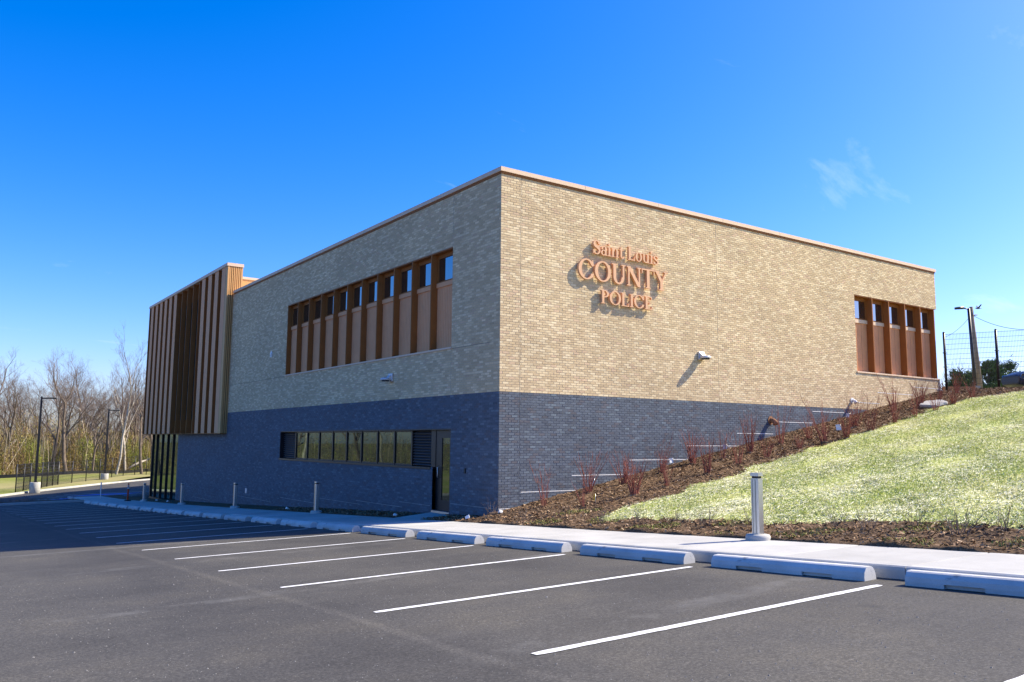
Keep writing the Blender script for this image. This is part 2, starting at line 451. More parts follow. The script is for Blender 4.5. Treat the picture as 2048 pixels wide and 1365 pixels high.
# sidewalk: bed + separately cast slabs with joints, kerb pieces along the lot
bed = grid('sidewalk', [SWX0+.02, SWX1-.02], lin(-45, 52, 98), lambda x, y: gz(-3.1, y)+.10, M['kerb']); tag(bed, kind='structure')
PANEL = 1.82
y = -31.0
slab_i = 0
while y < 50:
    y1 = y + PANEL - .012
    mb = MB(); x0, x1 = SWX0+.155, SWX1
    za, zb = gz(-3.1, y)+.15, gz(-3.1, y1)+.15
    c = .012
    P0 = [(x0, y, za-.08), (x1, y, za-.06), (x1, y1, zb-.06), (x0, y1, zb-.08)]
    P1 = [(x0, y, za-c), (x1, y, za+.02-c), (x1, y1, zb+.02-c), (x0, y1, zb-c)]
    P2 = [(x0+c, y+c, za), (x1-c, y+c, za+.02), (x1-c, y1-c, zb+.02), (x0+c, y1-c, zb)]
    for A, B in ((P0, P1), (P1, P2)):
        for k in range(4): mb.quad(A[k], A[(k+1) % 4], B[(k+1) % 4], B[k])
    mb.quad(*P2); mb.build('slab', M['concrete'], bed)
    y += PANEL
y = -31.0
KL = 3.64
kprof = [(0, -.25), (-.004, .10), (.006, .135), (.03, .15), (.147, .152), (.147, -.25)]
while y < 50:
    y1 = y + KL - .010
    mb = MB(); mb.prism(kprof, y, y1, lambda p, q, a: (SWX0+p, a, gz(-3.1, a)+q)); mb.build('kerb', M['kerb'], bed)
    y += KL
# far island kerb across the end of the parking row, planted with low dormant stems
mb = MB(); mb.prism([(0, -.3), (0, .13), (.03, .15), (.18, .15), (.18, -.3)], -40, SWX0+.0, lambda p, q, a: (a, 44.9+p, gz(a, 44.9)+q))
o = mb.build('island_kerb', M['kerb']); tag(o, kind='structure')
isl = grid('planting_island', lin(-40, SWX0, 30), lin(45.06, 47.6, 8), lambda x, y: gz(x, y)+.12+.06*math.sin(x*3.1)*math.sin(y*2.3), M['mulch']); tag(isl, kind='structure')

# hill beside the building: lawn above a mulch bed
LOWX = [(-45, .6), (-13, .53), (-11.5, .46), (-10, .27), (-8, .07), (-6.3, -.04), (-4.2, -.14)]
UPY = [(-.14, -4.16), (1.6, -3.97), (3.4, -3.87), (5.6, -3.59), (8, -3.47), (10.8, -3.2), (14, -2.98), (18.1, -2.6), (19.7, -2.9), (20.9, -3.8), (22.5, -5.5), (26, -9), (60, -20)]
def is_lawn(x, y, w=0):
    lx = float(np.interp(y, [p[0] for p in LOWX], [p[1] for p in LOWX]))
    uy = float(np.interp(x, [p[0] for p in UPY], [p[1] for p in UPY]))
    jig = .10*math.sin(x*2.3+y*1.7)+.07*math.sin(x*5.1-y*4.3)
    return x > lx + jig and y < uy + jig
xs = [-1.19] + lin(-1.12, 23, 122) + lin(23.5, 60, 30); ys = lin(-40, -16, 30) + lin(-15.8, 0, 100)
def hz_(x, y): return gz(-3.1, y)+.10 if x < -1.15 else hill(x, y) + .02*max(0, min(1, (-.75-x)/.35)) + .025*math.sin(x*2.9+y*1.3)*math.sin(y*3.7) + .015*math.sin(x*7.3)*math.sin(y*6.1+x)
lawn = grid('lawn', xs, ys, lambda x, y: hz_(x, y), M['lawn'], keep=is_lawn); tag(lawn, kind='structure')
bedm = grid('mulch_bed', xs, ys, lambda x, y: hz_(x, y), M['mulch'], keep=lambda x, y: not is_lawn(x, y)); tag(bedm, kind='structure')
xs = [-1.18] + lin(-1.12, .02, 8); ys = lin(0, 50, 120)
def bedz(x, y): return gz(-3.1, y)+.10 if x < -1.15 else hill(-1.1, y) + .06*(x+1.1)/1.1 + .02*math.sin(x*6)*math.sin(y*5)
bedl = grid('planting_strip', xs, ys, bedz, M['mulch'], keep=lambda x, y: not (2.28 < y < 3.6)); tag(bedl, kind='structure')
# high ground behind the hill
hg = grid('hilltop', lin(22.6, 90, 40), lin(0, 60, 30), lambda x, y: 4.2+.012*(min(x, 60)-22.5), M['grass']); tag(hg, kind='structure')

# paint on the lot, blue patches on the road
LP0, LPITCH = -12.83, 2.765
def strip(x0, x1, y0, y1, zoff, name, mat, parent):
    n = max(2, int(abs(x1-x0)/.07)); mb = MB()
    X = lin(x0, x1, n); yc = (y0+y1)/2; hw = (y1-y0)/2; drift = random.uniform(0, 6); prev = None
    for k, p in enumerate(X):
        e = min(k, n-1-k); w_ = hw*(.72 if e == 0 else 1.0)
        o_ = .006*math.sin(p*.9+drift)
        row = ((p, yc-w_+o_+random.gauss(0, .0028)), (p, yc+w_+o_+random.gauss(0, .0028)))
        if prev: mb.quad(*[(u_, v_, gz(u_, v_)+zoff) for u_, v_ in (prev[0], row[0], row[1], prev[1])])
        prev = row
    return mb.build(name, mat, parent)
for i in range(-2, 21):
    yl = LP0 + LPITCH*i
    strip(-8.42, -3.66, yl-.052, yl+.052, .006, 'stall_line', M['paint'], lot)
for k in range(5):
    yl = 49.4+2.6*k
    mb = MB(); mb.quad(*[(p, q, gz(p, q)+.012) for p, q in ((-6+.9*k, yl), (1+.9*k, yl+1.2), (1+.9*k, yl+1.42), (-6+.9*k, yl+.22))]); mb.build('stall_line', M['paint'], road)
for k in range(2):
    yl = 51.3+5.0*k
    mb = MB(); mb.quad(*[(p, q, gz(p, q)+.012) for p, q in ((-4.5+2*k, yl), (-.5+2*k, yl), (1.4+2*k, yl+2.2), (-2.4+2*k, yl+2.2))]); mb.build('blue_stall_patch', M['roadblue'], road)

# ------------------------------------------------------------------ police building
ZB, ZC = 48*.0677, 9.387           # dark band top, coping top
ZT = ZC - .125                      # brick top
XR, YL = 22.45, 33.5               # right face length, left face brick length
bld = empty('police_building', (0, 0, 0))
tag(bld, 'two-storey tan and dark grey brick building with copper metal screen', 'building')

def wall_quads(mb, fn, A, Z, openings):
    for a0, a1 in zip(A[:-1], A[1:]):
        for z0, z1 in zip(Z[:-1], Z[1:]):
            ca, cz = (a0+a1)/2, (z0+z1)/2
            if any(o[0] < ca < o[1] and o[2] < cz < o[3] for o in openings): continue
            mb.quad(fn(a0, z0), fn(a1, z0), fn(a1, z1), fn(a0, z1))
WA = (2.50, 16.10, 4.65, 7.63)     # upper window band, left face
WB = (3.48, 16.40, 1.16, 2.28)     # lower window band
DR = (2.46, 3.48, -.10, 2.28)      # door
WR = (16.44, XR+.1, 4.69, 7.65)    # window band, right face (open at the far corner)
for lo, hi, mat in ((-2.6, ZB, M['dmortar']), (ZB, ZT, M['mortar'])):
    mb = MB(); op = [WA, WB, DR]
    A = sorted({.0125, YL, 2.46, 2.5, 3.48, 16.1, 16.4}); Z = sorted({lo, hi} | {z for o in op for z in o[2:] if lo < z < hi})
    wall_quads(mb, lambda a, z: (.0045, a, z), A, Z, op)
    if lo > 0: wall_quads(mb, lambda a, z: (.0045, a, z), [YL, 41.0], [ZB, ZT], [])
    A = sorted({.0045, XR, 16.44}); Z = sorted({lo, hi} | {z for z in WR[2:] if lo < z < hi})
    wall_quads(mb, lambda a, z: (a, .0045, z), A, Z, [WR])
    mb.build('wall', mat, bld)
# far sides and roof close the volume; unseen rear wing shaped for road shadow
mb = MB()
zt = ZT-.02
fp = [(XR-.01, .02), (XR-.01, 72), (21, 72), (3.2, 50), (3.2, 41.02), (.3, 41.02)]
for (xa, ya), (xb, yb) in zip(fp[:-1], fp[1:]):
    if (xa, ya) == (XR-.01, .02):
        mb.quad((xa, .3, -2.6), (xb, yb, -2.6), (xb, yb, 4.6), (xa, .3, 4.6)); mb.quad((xa, 1.6, 4.6), (xb, yb, 4.6), (xb, yb, 7.7), (xa, 1.6, 7.7)); mb.quad((xa, .02, 7.7), (xb, yb, 7.7), (xb, yb, zt), (xa, .02, zt))
    else: mb.quad((xa, ya, -3.4), (xb, yb, -3.4), (xb, yb, zt), (xa, ya, zt))
mb.build('rear_wall', M['mortar'], bld)
mb = MB(); mb.quad((.06, .06, 9.0), (XR-.06, .06, 9.0), (XR-.06, 71.9, 9.0), (21, 71.9, 9.0), (3.25, 49.9, 9.0), (.06, 41, 9.0)); mb.build('roof', M['roof'], bld)

# --- bricks
CH, BL, JT = .0677, .2032, .0095
TAN = [((.615,.468,.280), .34), ((.585,.44,.265), .22), ((.73,.58,.36), .29), ((.77,.625,.40), .09), ((.62,.45,.29), .06)]
DRK = [((.112,.130,.158), .36), ((.126,.148,.180), .24), ((.100,.113,.136), .2), ((.118,.116,.130), .12), ((.152,.182,.212), .08)]
def palette(pal, n):
    p = np.array([w for _, w in pal]); idx = RNG.choice(len(pal), n, p=p/p.sum())
    c = np.array([q for q, _ in pal])[idx]
    return c*(1+RNG.normal(0, .05, (n, 1))), idx
def courses(wall):
    """list of bricks (a0,a1,z0,z1)"""
    out = []
    zlo = -2.2 if wall == 'L' else 0.0-.2
    k0 = int(math.floor(zlo/CH)); k1 = int(round(ZT/CH))
    for k in range(k0, k1):
        z0, z1 = k*CH, (k+1)*CH-JT
        if z1 > ZT: continue
        zm = (z0+z1)/2
        if wall == 'L':
            iv = [(.0125, 33.5 if zm < ZB else 24.0)]
            cut = []
            if WA[2]-.02 < zm < WA[3]: cut.append(WA[:2])
            if WB[2] < zm < WB[3]: cut.append((DR[0], WB[1]))
            elif DR[2] < zm < DR[3]: cut.append(DR[:2])
            if zm > WA[3] or ZB < zm < WA[2]: cut += [(2.494, 2.506)]
            zmin = -1.9
        else:
            iv = [(0, XR)]; cut = [(.656, .668), (8.62, 8.632)]
            if WR[2]-.02 < zm < WR[3]: cut.append((WR[0], 99))
        for c0, c1 in cut:
            nv = []
            for a0, a1 in iv:
                if c1 <= a0 or c0 >= a1: nv.append((a0, a1)); continue
                if c0 > a0: nv.append((a0, c0))
                if c1 < a1: nv.append((c1, a1))
            iv = nv
        off = (k % 2)*BL/2
        for a0, a1 in iv:
            # buried part of the right face is skipped
            j = math.floor((a0-off)/BL)
            while True:
                b0 = off + j*BL; b1 = b0 + BL - JT; j += 1
                if b0 >= a1: break
                c0, c1 = max(b0, a0), min(b1, a1)
                if c1-c0 < .03: continue
                if wall == 'R' and z1 < hill((c0+c1)/2, 0) - .25: continue
                if wall == 'L' and z1 < hill(-1.1, (c0+c1)/2) - .2: continue
                out.append((c0, c1, z0, z1))
    return np.array(out)
def brick_bulk(wall, arr, name, mat, cols):
    n = len(arr); a0, a1, z0, z1 = arr.T
    f = np.clip(RNG.normal(0, .0012, n), -.003, .003); d = np.full(n, .0135)
    e = .0025
    V = np.zeros((n, 8, 3))
    for i, (aa, zz, dd) in enumerate(((a0, z0, d), (a1, z0, d), (a1, z1, d), (a0, z1, d), (a0+e, z0+e, f), (a1-e, z0+e, f), (a1-e, z1-e, f), (a0+e, z1-e, f))):
        if wall == 'L': V[:, i, 0] = dd; V[:, i, 1] = aa
        else: V[:, i, 0] = aa; V[:, i, 1] = dd
        V[:, i, 2] = zz
    if wall == 'R':   # the outermost bricks keep a square arris at the corner
        m = a0 < .004
        V[m, 4, 0] = 0; V[m, 7, 0] = 0; V[m, 0, 0] = 0; V[m, 3, 0] = 0
    Q = np.array([(4,5,6,7), (0,1,5,4), (1,2,6,5), (2,3,7,6), (3,0,4,7)])
    if wall == 'L': Q = Q[:, ::-1]
    F = (np.arange(n)[:, None, None]*8 + Q[None]).reshape(-1, 4)
    return bulk(name, V.reshape(-1, 3), F, mat, bld, np.repeat(cols, 8, axis=0))
camv = np.array(CAM); fv = np.array(fwd); rv = np.array(rt2); uv = np.array(up2)
def proj(P):
    d = P - camv; z = d@fv; return np.stack([1024+FPX*(d@rv)/z, 682.5-FPX*(d@uv)/z], -1)
singles = []
for wall in 'LR':
    arr = courses(wall); mid = arr[:, 2] + .03
    for dark in (False, True):
        sel = arr[(mid < ZB) == dark]; n = len(sel)
        cols, idx = palette(DRK if dark else TAN, n)
        # patches of lighter and darker lots through the wall
        ph = np.sin(sel[:, 0]*1.1+sel[:, 2]*2.3)*np.sin(sel[:, 0]*.43-sel[:, 2]*1.1)
        cols = np.clip(cols*(1+.05*ph[:, None]), .02, .9)
        keep = np.ones(n, bool)
        if wall == 'R':
            # the bricks that show largest stay single objects
            full = (sel[:, 1]-sel[:, 0]) > .19
            def pt(a, z): return np.stack([a, np.zeros(n), z], -1)
            p0 = proj(pt(sel[:, 0], sel[:, 2])); p1 = proj(pt(sel[:, 1], sel[:, 2])); p2 = proj(pt(sel[:, 0], sel[:, 3]))
            area = (p1[:, 0]-p0[:, 0])*(p0[:, 1]-p2[:, 1])
            hidden = sel[:, 2] < np.array([hill(a, 0) for a in sel[:, 0]])
            area[~full | hidden | (sel[:, 0] > 7)] = 0
            order = np.argsort(-area)[:150]
            keep[order] = False
            for q in order: singles.append((sel[q], dark, int(idx[q])))
        brick_bulk(wall, sel[keep], 'brickwork', M['dbrick' if dark else 'brick'], cols[keep])['kind'] = 'stuff'
variants = {}
def brick_variant(dark, i):
    if (dark, i) in variants: return variants[(dark, i)]
    c = (DRK if dark else TAN)[i][0]; L_, H_, e, d = BL-JT, CH-JT, .0025, .0135
    V = [(0,d,0),(L_,d,0),(L_,d,H_),(0,d,H_),(e,0,e),(L_-e,0,e),(L_-e,0,H_-e),(e,0,H_-e)]
    Q = [(4,5,6,7), (0,1,5,4), (1,2,6,5), (2,3,7,6), (3,0,4,7)]
    me = bpy.data.meshes.new('brick'); me.from_pydata(V, [], Q); me.update()
    at = me.color_attributes.new('tone', 'FLOAT_COLOR', 'POINT')
    at.data.foreach_set('color', np.tile(np.array([*c, 1], np.float32), 8))
    me.materials.append(M['dbrick' if dark else 'brick']); variants[(dark, i)] = me; return me
for (a0, a1, z0, z1), dark, i in singles:
    o = link('brick', brick_variant(dark, i), bld); o.location = (a0, random.uniform(-.0015, .0012), z0)
# control joints
def jbox(name, mat, *b): MB().box(*b).build(name, mat, bld)
for xj in (.662, 8.626):
    jbox('control_joint', M['sealant'], xj-.005, xj+.005, .004, .03, ZB+.004, ZT-.01)
    jbox('control_joint', M['dsealant'], xj-.005, xj+.005, .004, .03, hill(xj, 0)-.1, ZB-.01)
jbox('control_joint', M['dsealant'], .002, .03, .45, 2.45, 4.595, 4.607)
jbox('control_joint', M['dsealant'], .002, .03, 16.15, 23.9, 4.595, 4.607)
jbox('control_joint', M['sealant'], .004, .03, 2.496, 2.504, ZB+.004, 4.58)
jbox('control_joint', M['sealant'], .004, .03, 2.496, 2.504, 7.66, ZT-.01)

# stepped flashing strips, white on the right face, grey on the left
FLR = [(.0,.88,.17),(.72,2.60,.585),(2.46,4.8,.995),(4.65,7.12,1.41),(7.08,9.56,1.835),(9.45,11.3,2.25),(11.55,13.62,2.665),(13.55,15.5,3.08),(15.95,17.85,3.495),(17.75,20.3,3.925),(20.3,22.44,4.255)]
for a0, a1, z in FLR: MB().box(a0+.002, a1, -.0045, .006, z, z+.02).build('flashing_strip', M['flash'], bld)
FLL = [(.02,2.4,.17),(3.55,5.5,.03),(5.3,8.7,-.13),(8.4,12.05,-.24),(11.9,16.1,-.455),(17.3,22.1,-.71),(26.3,29.7,-1.2)]
for a0, a1, z in FLL: MB().box(-.0045, .006, a0, a1, z, z+.008).build('flashing_strip', M['dsealant'] if False else M['kerb'], bld)

# parapet coping in lengths with seams
def coping_left(y0, y1): MB().box(-.05, .30, y0, y1, ZT+.004, ZC).build('coping', M['coping'], bld)
def coping_right(x0, x1): MB().box(x0, x1, -.05, .30, ZT+.004, ZC).build('coping', M['coping'], bld)
yy = .303
while yy < 23.9: coping_left(yy, min(23.92, yy+2.99)); yy += 3.0
xx = -.05
while xx < XR: coping_right(xx, min(XR+.05, xx+2.99)); xx += 3.0
MB().box(XR-.3, XR+.05, .303, 41, ZT+.004, ZC).build('coping', M['coping'], bld)
# shadow-gap trim under the coping
MB().box(-.022, .0, .02, 23.9, ZT-.06, ZT+.002).build('coping_trim', M['bronze'], bld)
MB().box(.0, XR, -.022, .0, ZT-.06, ZT+.002).build('coping_trim', M['bronze'], bld)

# --- panels and windows in the copper bands
def ribbed(wall, a0, a1, d, z0, z1, pitch, depth):
    mb = MB(); n = max(2, int(round((a1-a0)/pitch))); p = (a1-a0)/n; pts = []
    for i in range(n):
        s = a0+i*p; pts += [(s, d), (s+p*.80, d), (s+p*.84, d+depth), (s+p*.96, d+depth)]
    pts.append((a1, d))
    f = (lambda a, q, z: (q, a, z)) if wall == 'L' else (lambda a, q, z: (a, q, z))
    for (pa, pd), (qa, qd) in zip(pts[:-1], pts[1:]): mb.quad(f(pa, pd, z0), f(qa, qd, z0), f(qa, qd, z1), f(pa, pd, z1))
    return mb
def wbox(wall, a0, a1, d0, d1, z0, z1):
    return (d0, d1, a0, a1, z0, z1) if wall == 'L' else (a0, a1, d0, d1, z0, z1)
def band(wall, win, nb, dep, a_end):
    a0, _, z0, z1 = win; p = (a_end-a0)/nb
    # reveal lining: soffit, sill, two jambs
    MB().box(*wbox(wall, a0, a_end, .012, dep+.15, z1-.035, z1+.02)).build('soffit', M['bronze'], bld)
    MB().box(*wbox(wall, a0-.03, a_end+(.12 if wall == 'R' else .03), -.035, dep+.15, z0-.055, z0)).build('sill', M['coping'], bld, .005)
    MB().box(*wbox(wall, a0-.01, a0+.02, .012, dep+.15, z0+.001, z1-.036)).build('jamb', M['bronze'], bld)
    MB().box(*wbox(wall, a_end-.05, a_end+.01, .012, dep+.15, z0+.001, z1-.036)).build('jamb', M['bronze'], bld)
    zp, zs_, zg = z0+1.92, z0+2.06, z1-.11
    for i in range(nb):
        b0, b1 = a0+i*p+(.028 if i else .021), a0+(i+1)*p-(.028 if i < nb-1 else .051)
        if wall == 'L':
            ribbed(wall, b0, b1, dep, z0+.002, zp, .10, .012).build('panel', M['copper'], bld)
        else:
            w3 = (b1-b0)/3
            for k in range(3): ribbed(wall, b0+k*w3+.006, b0+(k+1)*w3-.006, dep, z0+.002, zp, .06, .008).build('panel', M['copper'], bld)
            MB().box(*wbox(wall, b0, b1, dep+.03, dep+.05, z0+.002, zp)).build('panel_backing', M['bronze'], bld)
        MB().box(*wbox(wall, b0, b1, dep-.04, dep+.05, zp+.002, zs_)).build('transom', M['copper' if wall == 'L' else 'coping'], bld)
        w = empty('window'); w.parent = bld
        fw = .05
        for bx in ((b0, b0+fw, zs_+.002, zg), (b1-fw, b1, zs_+.002, zg)): MB().box(*wbox(wall, bx[0], bx[1], dep-.01, dep+.06, bx[2], bx[3])).build('frame', M['bronze'], w)
        MB().box(*wbox(wall, b0+fw, b1-fw, dep-.01, dep+.06, zs_+.002, zs_+fw)).build('frame', M['bronze'], w)
        MB().box(*wbox(wall, b0+fw, b1-fw, dep-.01, dep+.06, zg-fw, zg)).build('frame', M['bronze'], w)
        MB().box(*wbox(wall, b0+fw-.01, b1-fw+.01, dep+.025, dep+.035, zs_+fw-.01, zg-fw+.01)).build('pane', M['glass'], w)
        MB().box(*wbox(wall, b0, b1, dep-.01, dep+.06, zg+.002, z1-.037)).build('head_panel', M['bronze'], bld)
        if i: MB().box(*wbox(wall, a0+i*p-.026, a0+i*p+.026, -.02, dep+.10, z0+.003, z1-.037)).build('fin', M['bronze'], bld, .004)
band('L', WA, 11, .20, WA[1])
band('R', WR, 5, .24, 22.28)
# brick reveals beside the band on the left face and over the open far corner
MB().box(.014, .35, WA[0]-.012, WA[0]-.0105, WA[2], WA[3]).build('reveal', M['mortar'], bld)
MB().box(16.40, XR-.02, .3, .6, WR[3]+.01, WR[3]+.02).build('soffit_board', M['bronze'], bld)
MB().box(22.29, XR, .02, 1.6, WR[3]-.002, WR[3]+.012).build('soffit_board', M['bronze'], bld)
# east return of the corner window
ribbed('L', .3, 1.6, 22.27, 4.70, 6.6, .06, .008).build('panel', M['copper'], bld)
MB().box(22.25, 22.27, .3, 1.6, 6.62, 7.62).build('pane', M['glass'], bld)
MB().box(22.1, XR+.1, .12, 1.7, 4.63, 4.66).build('sill', M['coping'], bld)

# --- lower window band, louvers and door
dep = .14
A0, A1, Z0, Z1 = WB
MB().box(.012, .3, DR[0], A1, Z1-.03, Z1+.012).build('window_head', M['dframe'], bld)
MB().box(-.02, .3, DR[1]+.1, A1+.04, Z0-.07, Z0).build('window_sill', M['kerb'] if False else M['dframe'], bld, .004)
MB().box(.012, .3, A1-.03, A1+.006, Z0+.001, Z1-.031).build('jamb', M['dframe'], bld)
ped = [3.72, 4.97, 6.15, 7.39, 8.64, 9.88, 11.12, 12.41, 13.63, 14.86, 16.37]
def louver(y0, y1, z0, z1):
    l_ = empty('louver'); l_.parent = bld
    MB().box(dep+.07, dep+.08, y0, y1, z0, z1).build('backing', M['black'], l_)
    n = 12; p = (z1-z0)/n
    mb0 = None
    for k in range(n):
        zz = z0+k*p; mb = MB(); mb.prism([(dep-.01, zz+.004), (dep+.06, zz+p*.8), (dep+.06, zz+p*.8+.008), (dep-.01, zz+.012)], y0, y1, lambda a, q, s: (a, s, q)); mb.build('slat', M['slat'], l_)
louver(3.74, 4.92, Z0+.03, Z1-.06)
louver(14.90, 16.30, Z0+.03, Z1-.06)
for q in ped[:-1]:
    MB().box(dep-.035, dep+.1, q-.04 if q > 3.8 else q-.24, q+.04 if q > 3.8 else q+.02, Z0+.001, Z1-.031).build('mullion', M['dframe'], bld)
for q0, q1 in zip(ped[1:-2], ped[2:-1]):
    w = empty('window'); w.parent = bld
    MB().box(dep, dep+.01, q0+.042, q1-.042, Z0+.05, Z1-.08).build('pane', M['tint'], w)
    MB().box(dep-.02, dep+.05, q0+.041, q1-.041, Z0+.002, Z0+.05).build('frame', M['dframe'], w)
    MB().box(dep-.02, dep+.05, q0+.041, q1-.041, Z1-.08, Z1-.032).build('frame', M['dframe'], w)
d = empty('door'); d.parent = bld
zd = -.085
MB().box(.014, .30, DR[0]+.001, DR[0]+.05, zd, Z1-.031).build('frame', M['dframe'], d)
mb = MB(); y0, y1 = DR[0]+.052, 3.475; g0, g1, gz0, gz1 = 2.66, 3.13, .22, 2.02
for b in ((y0, g0, zd+.01, Z1-.04), (g1, y1, zd+.01, Z1-.04), (g0, g1, zd+.01, gz0), (g0, g1, gz1, Z1-.04)): mb.box(dep-.02, dep+.025, *b)
mb.build('leaf', M['dframe'], d)
MB().box(dep, dep+.01, g0-.005, g1+.005, gz0-.005, gz1+.005).build('pane', M['tint'], d)
MB().tube([(dep-.02, 3.28, .86), (dep-.08, 3.28, .88), (dep-.08, 3.28, 1.16), (dep-.02, 3.28, 1.18)], .013, 8).build('handle', M['steel'], d)
MB().box(-.02, .2, DR[0]+.002, 3.47, zd-.06, zd-.002).build('threshold', M['steel'], d)
# door walk up from the sidewalk
mb = MB()
za = gz(-3.1, 3)+.172
mb.v += [(SWX1+.01, 2.0, za-.2), (0.0, 2.40, -.35), (0.0, 3.52, -.35), (SWX1+.01, 3.75, za-.25), (SWX1+.01, 2.0, za+.03), (.0, 2.40, -.155), (.0, 3.52, -.155), (SWX1+.01, 3.75, za-.045)]
for q in ((0,3,2,1),(4,5,6,7),(0,1,5,4),(1,2,6,5),(2,3,7,6),(3,0,4,7)): mb.f.append(q); mb.sm.append(False)
o = mb.build('door_walk', M['concrete']); tag(o, kind='structure')
# card reader, hose bib and small disc sign on the left face
MB().box(-.03, .0, 1.60, 1.68, 1.04, 1.18).build('card_reader', M['black'], bld, .004)
MB().box(-.04, .0, 20.4, 20.6, -.52, -.30).build('outlet_cover', M['lampgrey'], bld, .006)
mb = MB(); mb.tube([(-.004, 17.92, 5.68), (-.02, 17.92, 5.68)], [.14, .14], 24); mb.tube([(-.02, 17.92, 5.68), (-.05, 17.92, 5.68)], [.075, .06], 18)
mb.build('speaker_disc', M['lampgrey'], bld)

# --- glazed ground-floor corner under the metal screen
for k, (q0, q1) in enumerate(zip([33.52, 34.85, 36.25, 37.65, 39.1], [34.85, 36.25, 37.65, 39.1, 40.3])):
    w = empty('window'); w.parent = bld
    zb_ = gz(-1, 37)+.12
    MB().box(.10, .11, q0+.04, q1-.04, zb_+.10, 2.35).build('pane', M['tint'], w)
    MB().box(.02, .16, q0-.04+.04, q0+.04, zb_-.3, 2.35).build('mullion', M['dframe'], w)
MB().box(.02, .16, 40.26, 40.36, -2.6, 2.35).build('mullion', M['dframe'], bld)
MB().box(.03, .15, 33.5, 40.3, -2.7, gz(-1, 37)+.2).build('base_frame', M['dframe'], bld)
mb = MB(); mb.quad((.12, 40.33, -2.7), (3.1, 40.33, -2.7), (3.1, 40.33, 2.35), (.12, 40.33, 2.35)); mb.build('pane', M['glass'], bld)

# --- projecting copper screen box
SX, SY0, SY1, SZ0, SZ1 = -.34, 24.0, 41.72, 2.2, 10.80
scr = bld
DEPTH = .26
MB().box(SX+DEPTH, .0-.002, SY0+.06, SY1-.02, SZ0+.03, SZ1-.12).build('screen_core', M['bronze'], bld)
MB().box(SX+DEPTH+.001, .42, SY0+.06, SY1-.03, ZC+.002, SZ1-.12).build('screen_core', M['litcopper'], bld)
MB().box(SX+.02, .45, SY0+.01, SY1, SZ0, SZ0+.028).build('screen_soffit', M['bronze'], bld)
BP = 1.243
for k in range(14):
    ys_ = 24.37 + BP*k
    if 4 <= k <= 7:
        MB().box(SX, SX+DEPTH-.002, ys_-.09, ys_-.03, SZ0+.03, SZ1-.13).build('fin', M['bronze'], bld, .004)
    else:
        MB().box(SX, SX+DEPTH-.002, ys_, ys_+.64, SZ0+.03, SZ1-.13).build('batten', M['copper'], bld, .006)
        MB().box(SX+.004, SX+DEPTH-.002, ys_-.028, ys_-.002, SZ0+.03, SZ1-.13).build('fin', M['bronze'], bld)
MB().box(SX-.012, SX+DEPTH-.002, SY1-.1, SY1-.03, SZ0+.03, SZ1-.13).build('fin', M['bronze'], bld)
# window panes behind the open fins, painted black for the dark recess
for k in range(4, 8):
    ys_ = 24.37+BP*k
    MB().box(SX+DEPTH-.02, SX+DEPTH-.005, ys_-.0, ys_+BP-.12, 3.0, 9.8).build('pane', M['black'], bld)
# near side of the screen: ribs
MB().box(SX+.002, SX+.10, SY0-.008, SY0+.34, SZ0+.03, SZ1-.13).build('corner_trim', M['litcopper'], bld, .006)
xr = SX+.125
while xr < -.02: MB().box(xr, xr+.055, SY0+.0, SY0+.059, SZ0+.03, SZ1-.13).build('rib', M['litcopper'], bld); xr += .092
while xr < .32: MB().box(xr, xr+.055, SY0+.0, SY0+.059, ZC+.003, SZ1-.13).build('rib', M['litcopper'], bld); xr += .092
MB().box(xr, .425, SY0-.004, SY0+.059, ZC+.003, SZ1-.13).build('rib', M['litcopper'], bld)
mb = MB().box(SX-.04, .46, SY0-.03, SY1+.01, SZ1-.128, SZ1+.03); mb.build('coping', M['coping'], bld)
# lower roof screen behind
MB().box(.60, 4.5, 26.5, 38, 9.05, 10.55).build('roof_screen', M['litcopper'], bld)
MB().box(.56, 4.54, 26.46, 38.04, 10.552, 10.68).build('coping', M['coping'], bld)

# ------------------------------------------------------------------ serif sign letters
def sd_box(X, Y, x0, x1, y0, y1):
    return np.maximum(np.maximum(x0-X, X-x1), np.maximum(y0-Y, Y-y1))
def sd_ell(X, Y, cx, cy, rx, ry):
    k = np.sqrt(((X-cx)/rx)**2+((Y-cy)/ry)**2); return (k-1)*min(rx, ry)
def ring(X, Y, cx, cy, rx, ry, tx, ty): return np.maximum(sd_ell(X, Y, cx, cy, rx, ry), -sd_ell(X, Y, cx, cy, rx-tx, ry-ty))
def sd_line(X, Y, p, q, w):
    dx, dy = q[0]-p[0], q[1]-p[1]; L = math.hypot(dx, dy)
    t_ = np.clip(((X-p[0])*dx+(Y-p[1])*dy)/L**2, 0, 1)
    return np.hypot(X-p[0]-t_*dx, Y-p[1]-t_*dy)-w/2
U = lambda *a_: np.minimum.reduce(a_)
TS, TN, SF = .165, .075, .055        # stem, thin stroke, serif thickness
def stem(X, Y, cx, w, y0, y1, top=1, bot=1, e=.075):
    L_ = [sd_box(X, Y, cx-w/2, cx+w/2, y0, y1)]
    if bot: L_.append(sd_box(X, Y, cx-w/2-e, cx+w/2+e, y0, y0+SF))
    if top: L_.append(sd_box(X, Y, cx-w/2-e, cx+w/2+e, y1-SF, y1))
    return U(*L_)
def g_C(X, Y):
    r_ = ring(X, Y, .46, .5, .46, .51, .17, .065)
    r_ = np.maximum(r_, -sd_box(X, Y, .55, 2, .30, .70))
    return U(r_, sd_box(X, Y, .77, .83, .66, .97), sd_box(X, Y, .79, .83, .10, .32))
def g_O(X, Y): return ring(X, Y, .47, .5, .47, .51, .17, .065)
def g_U(X, Y):
    b = np.maximum(ring(X, Y, .44, .36, .33, .37, .165, .08), Y-.36)
    return U(stem(X, Y, .193, .165, .35, 1, 1, 0), stem(X, Y, .72, .10, .35, 1, 1, 0), b)
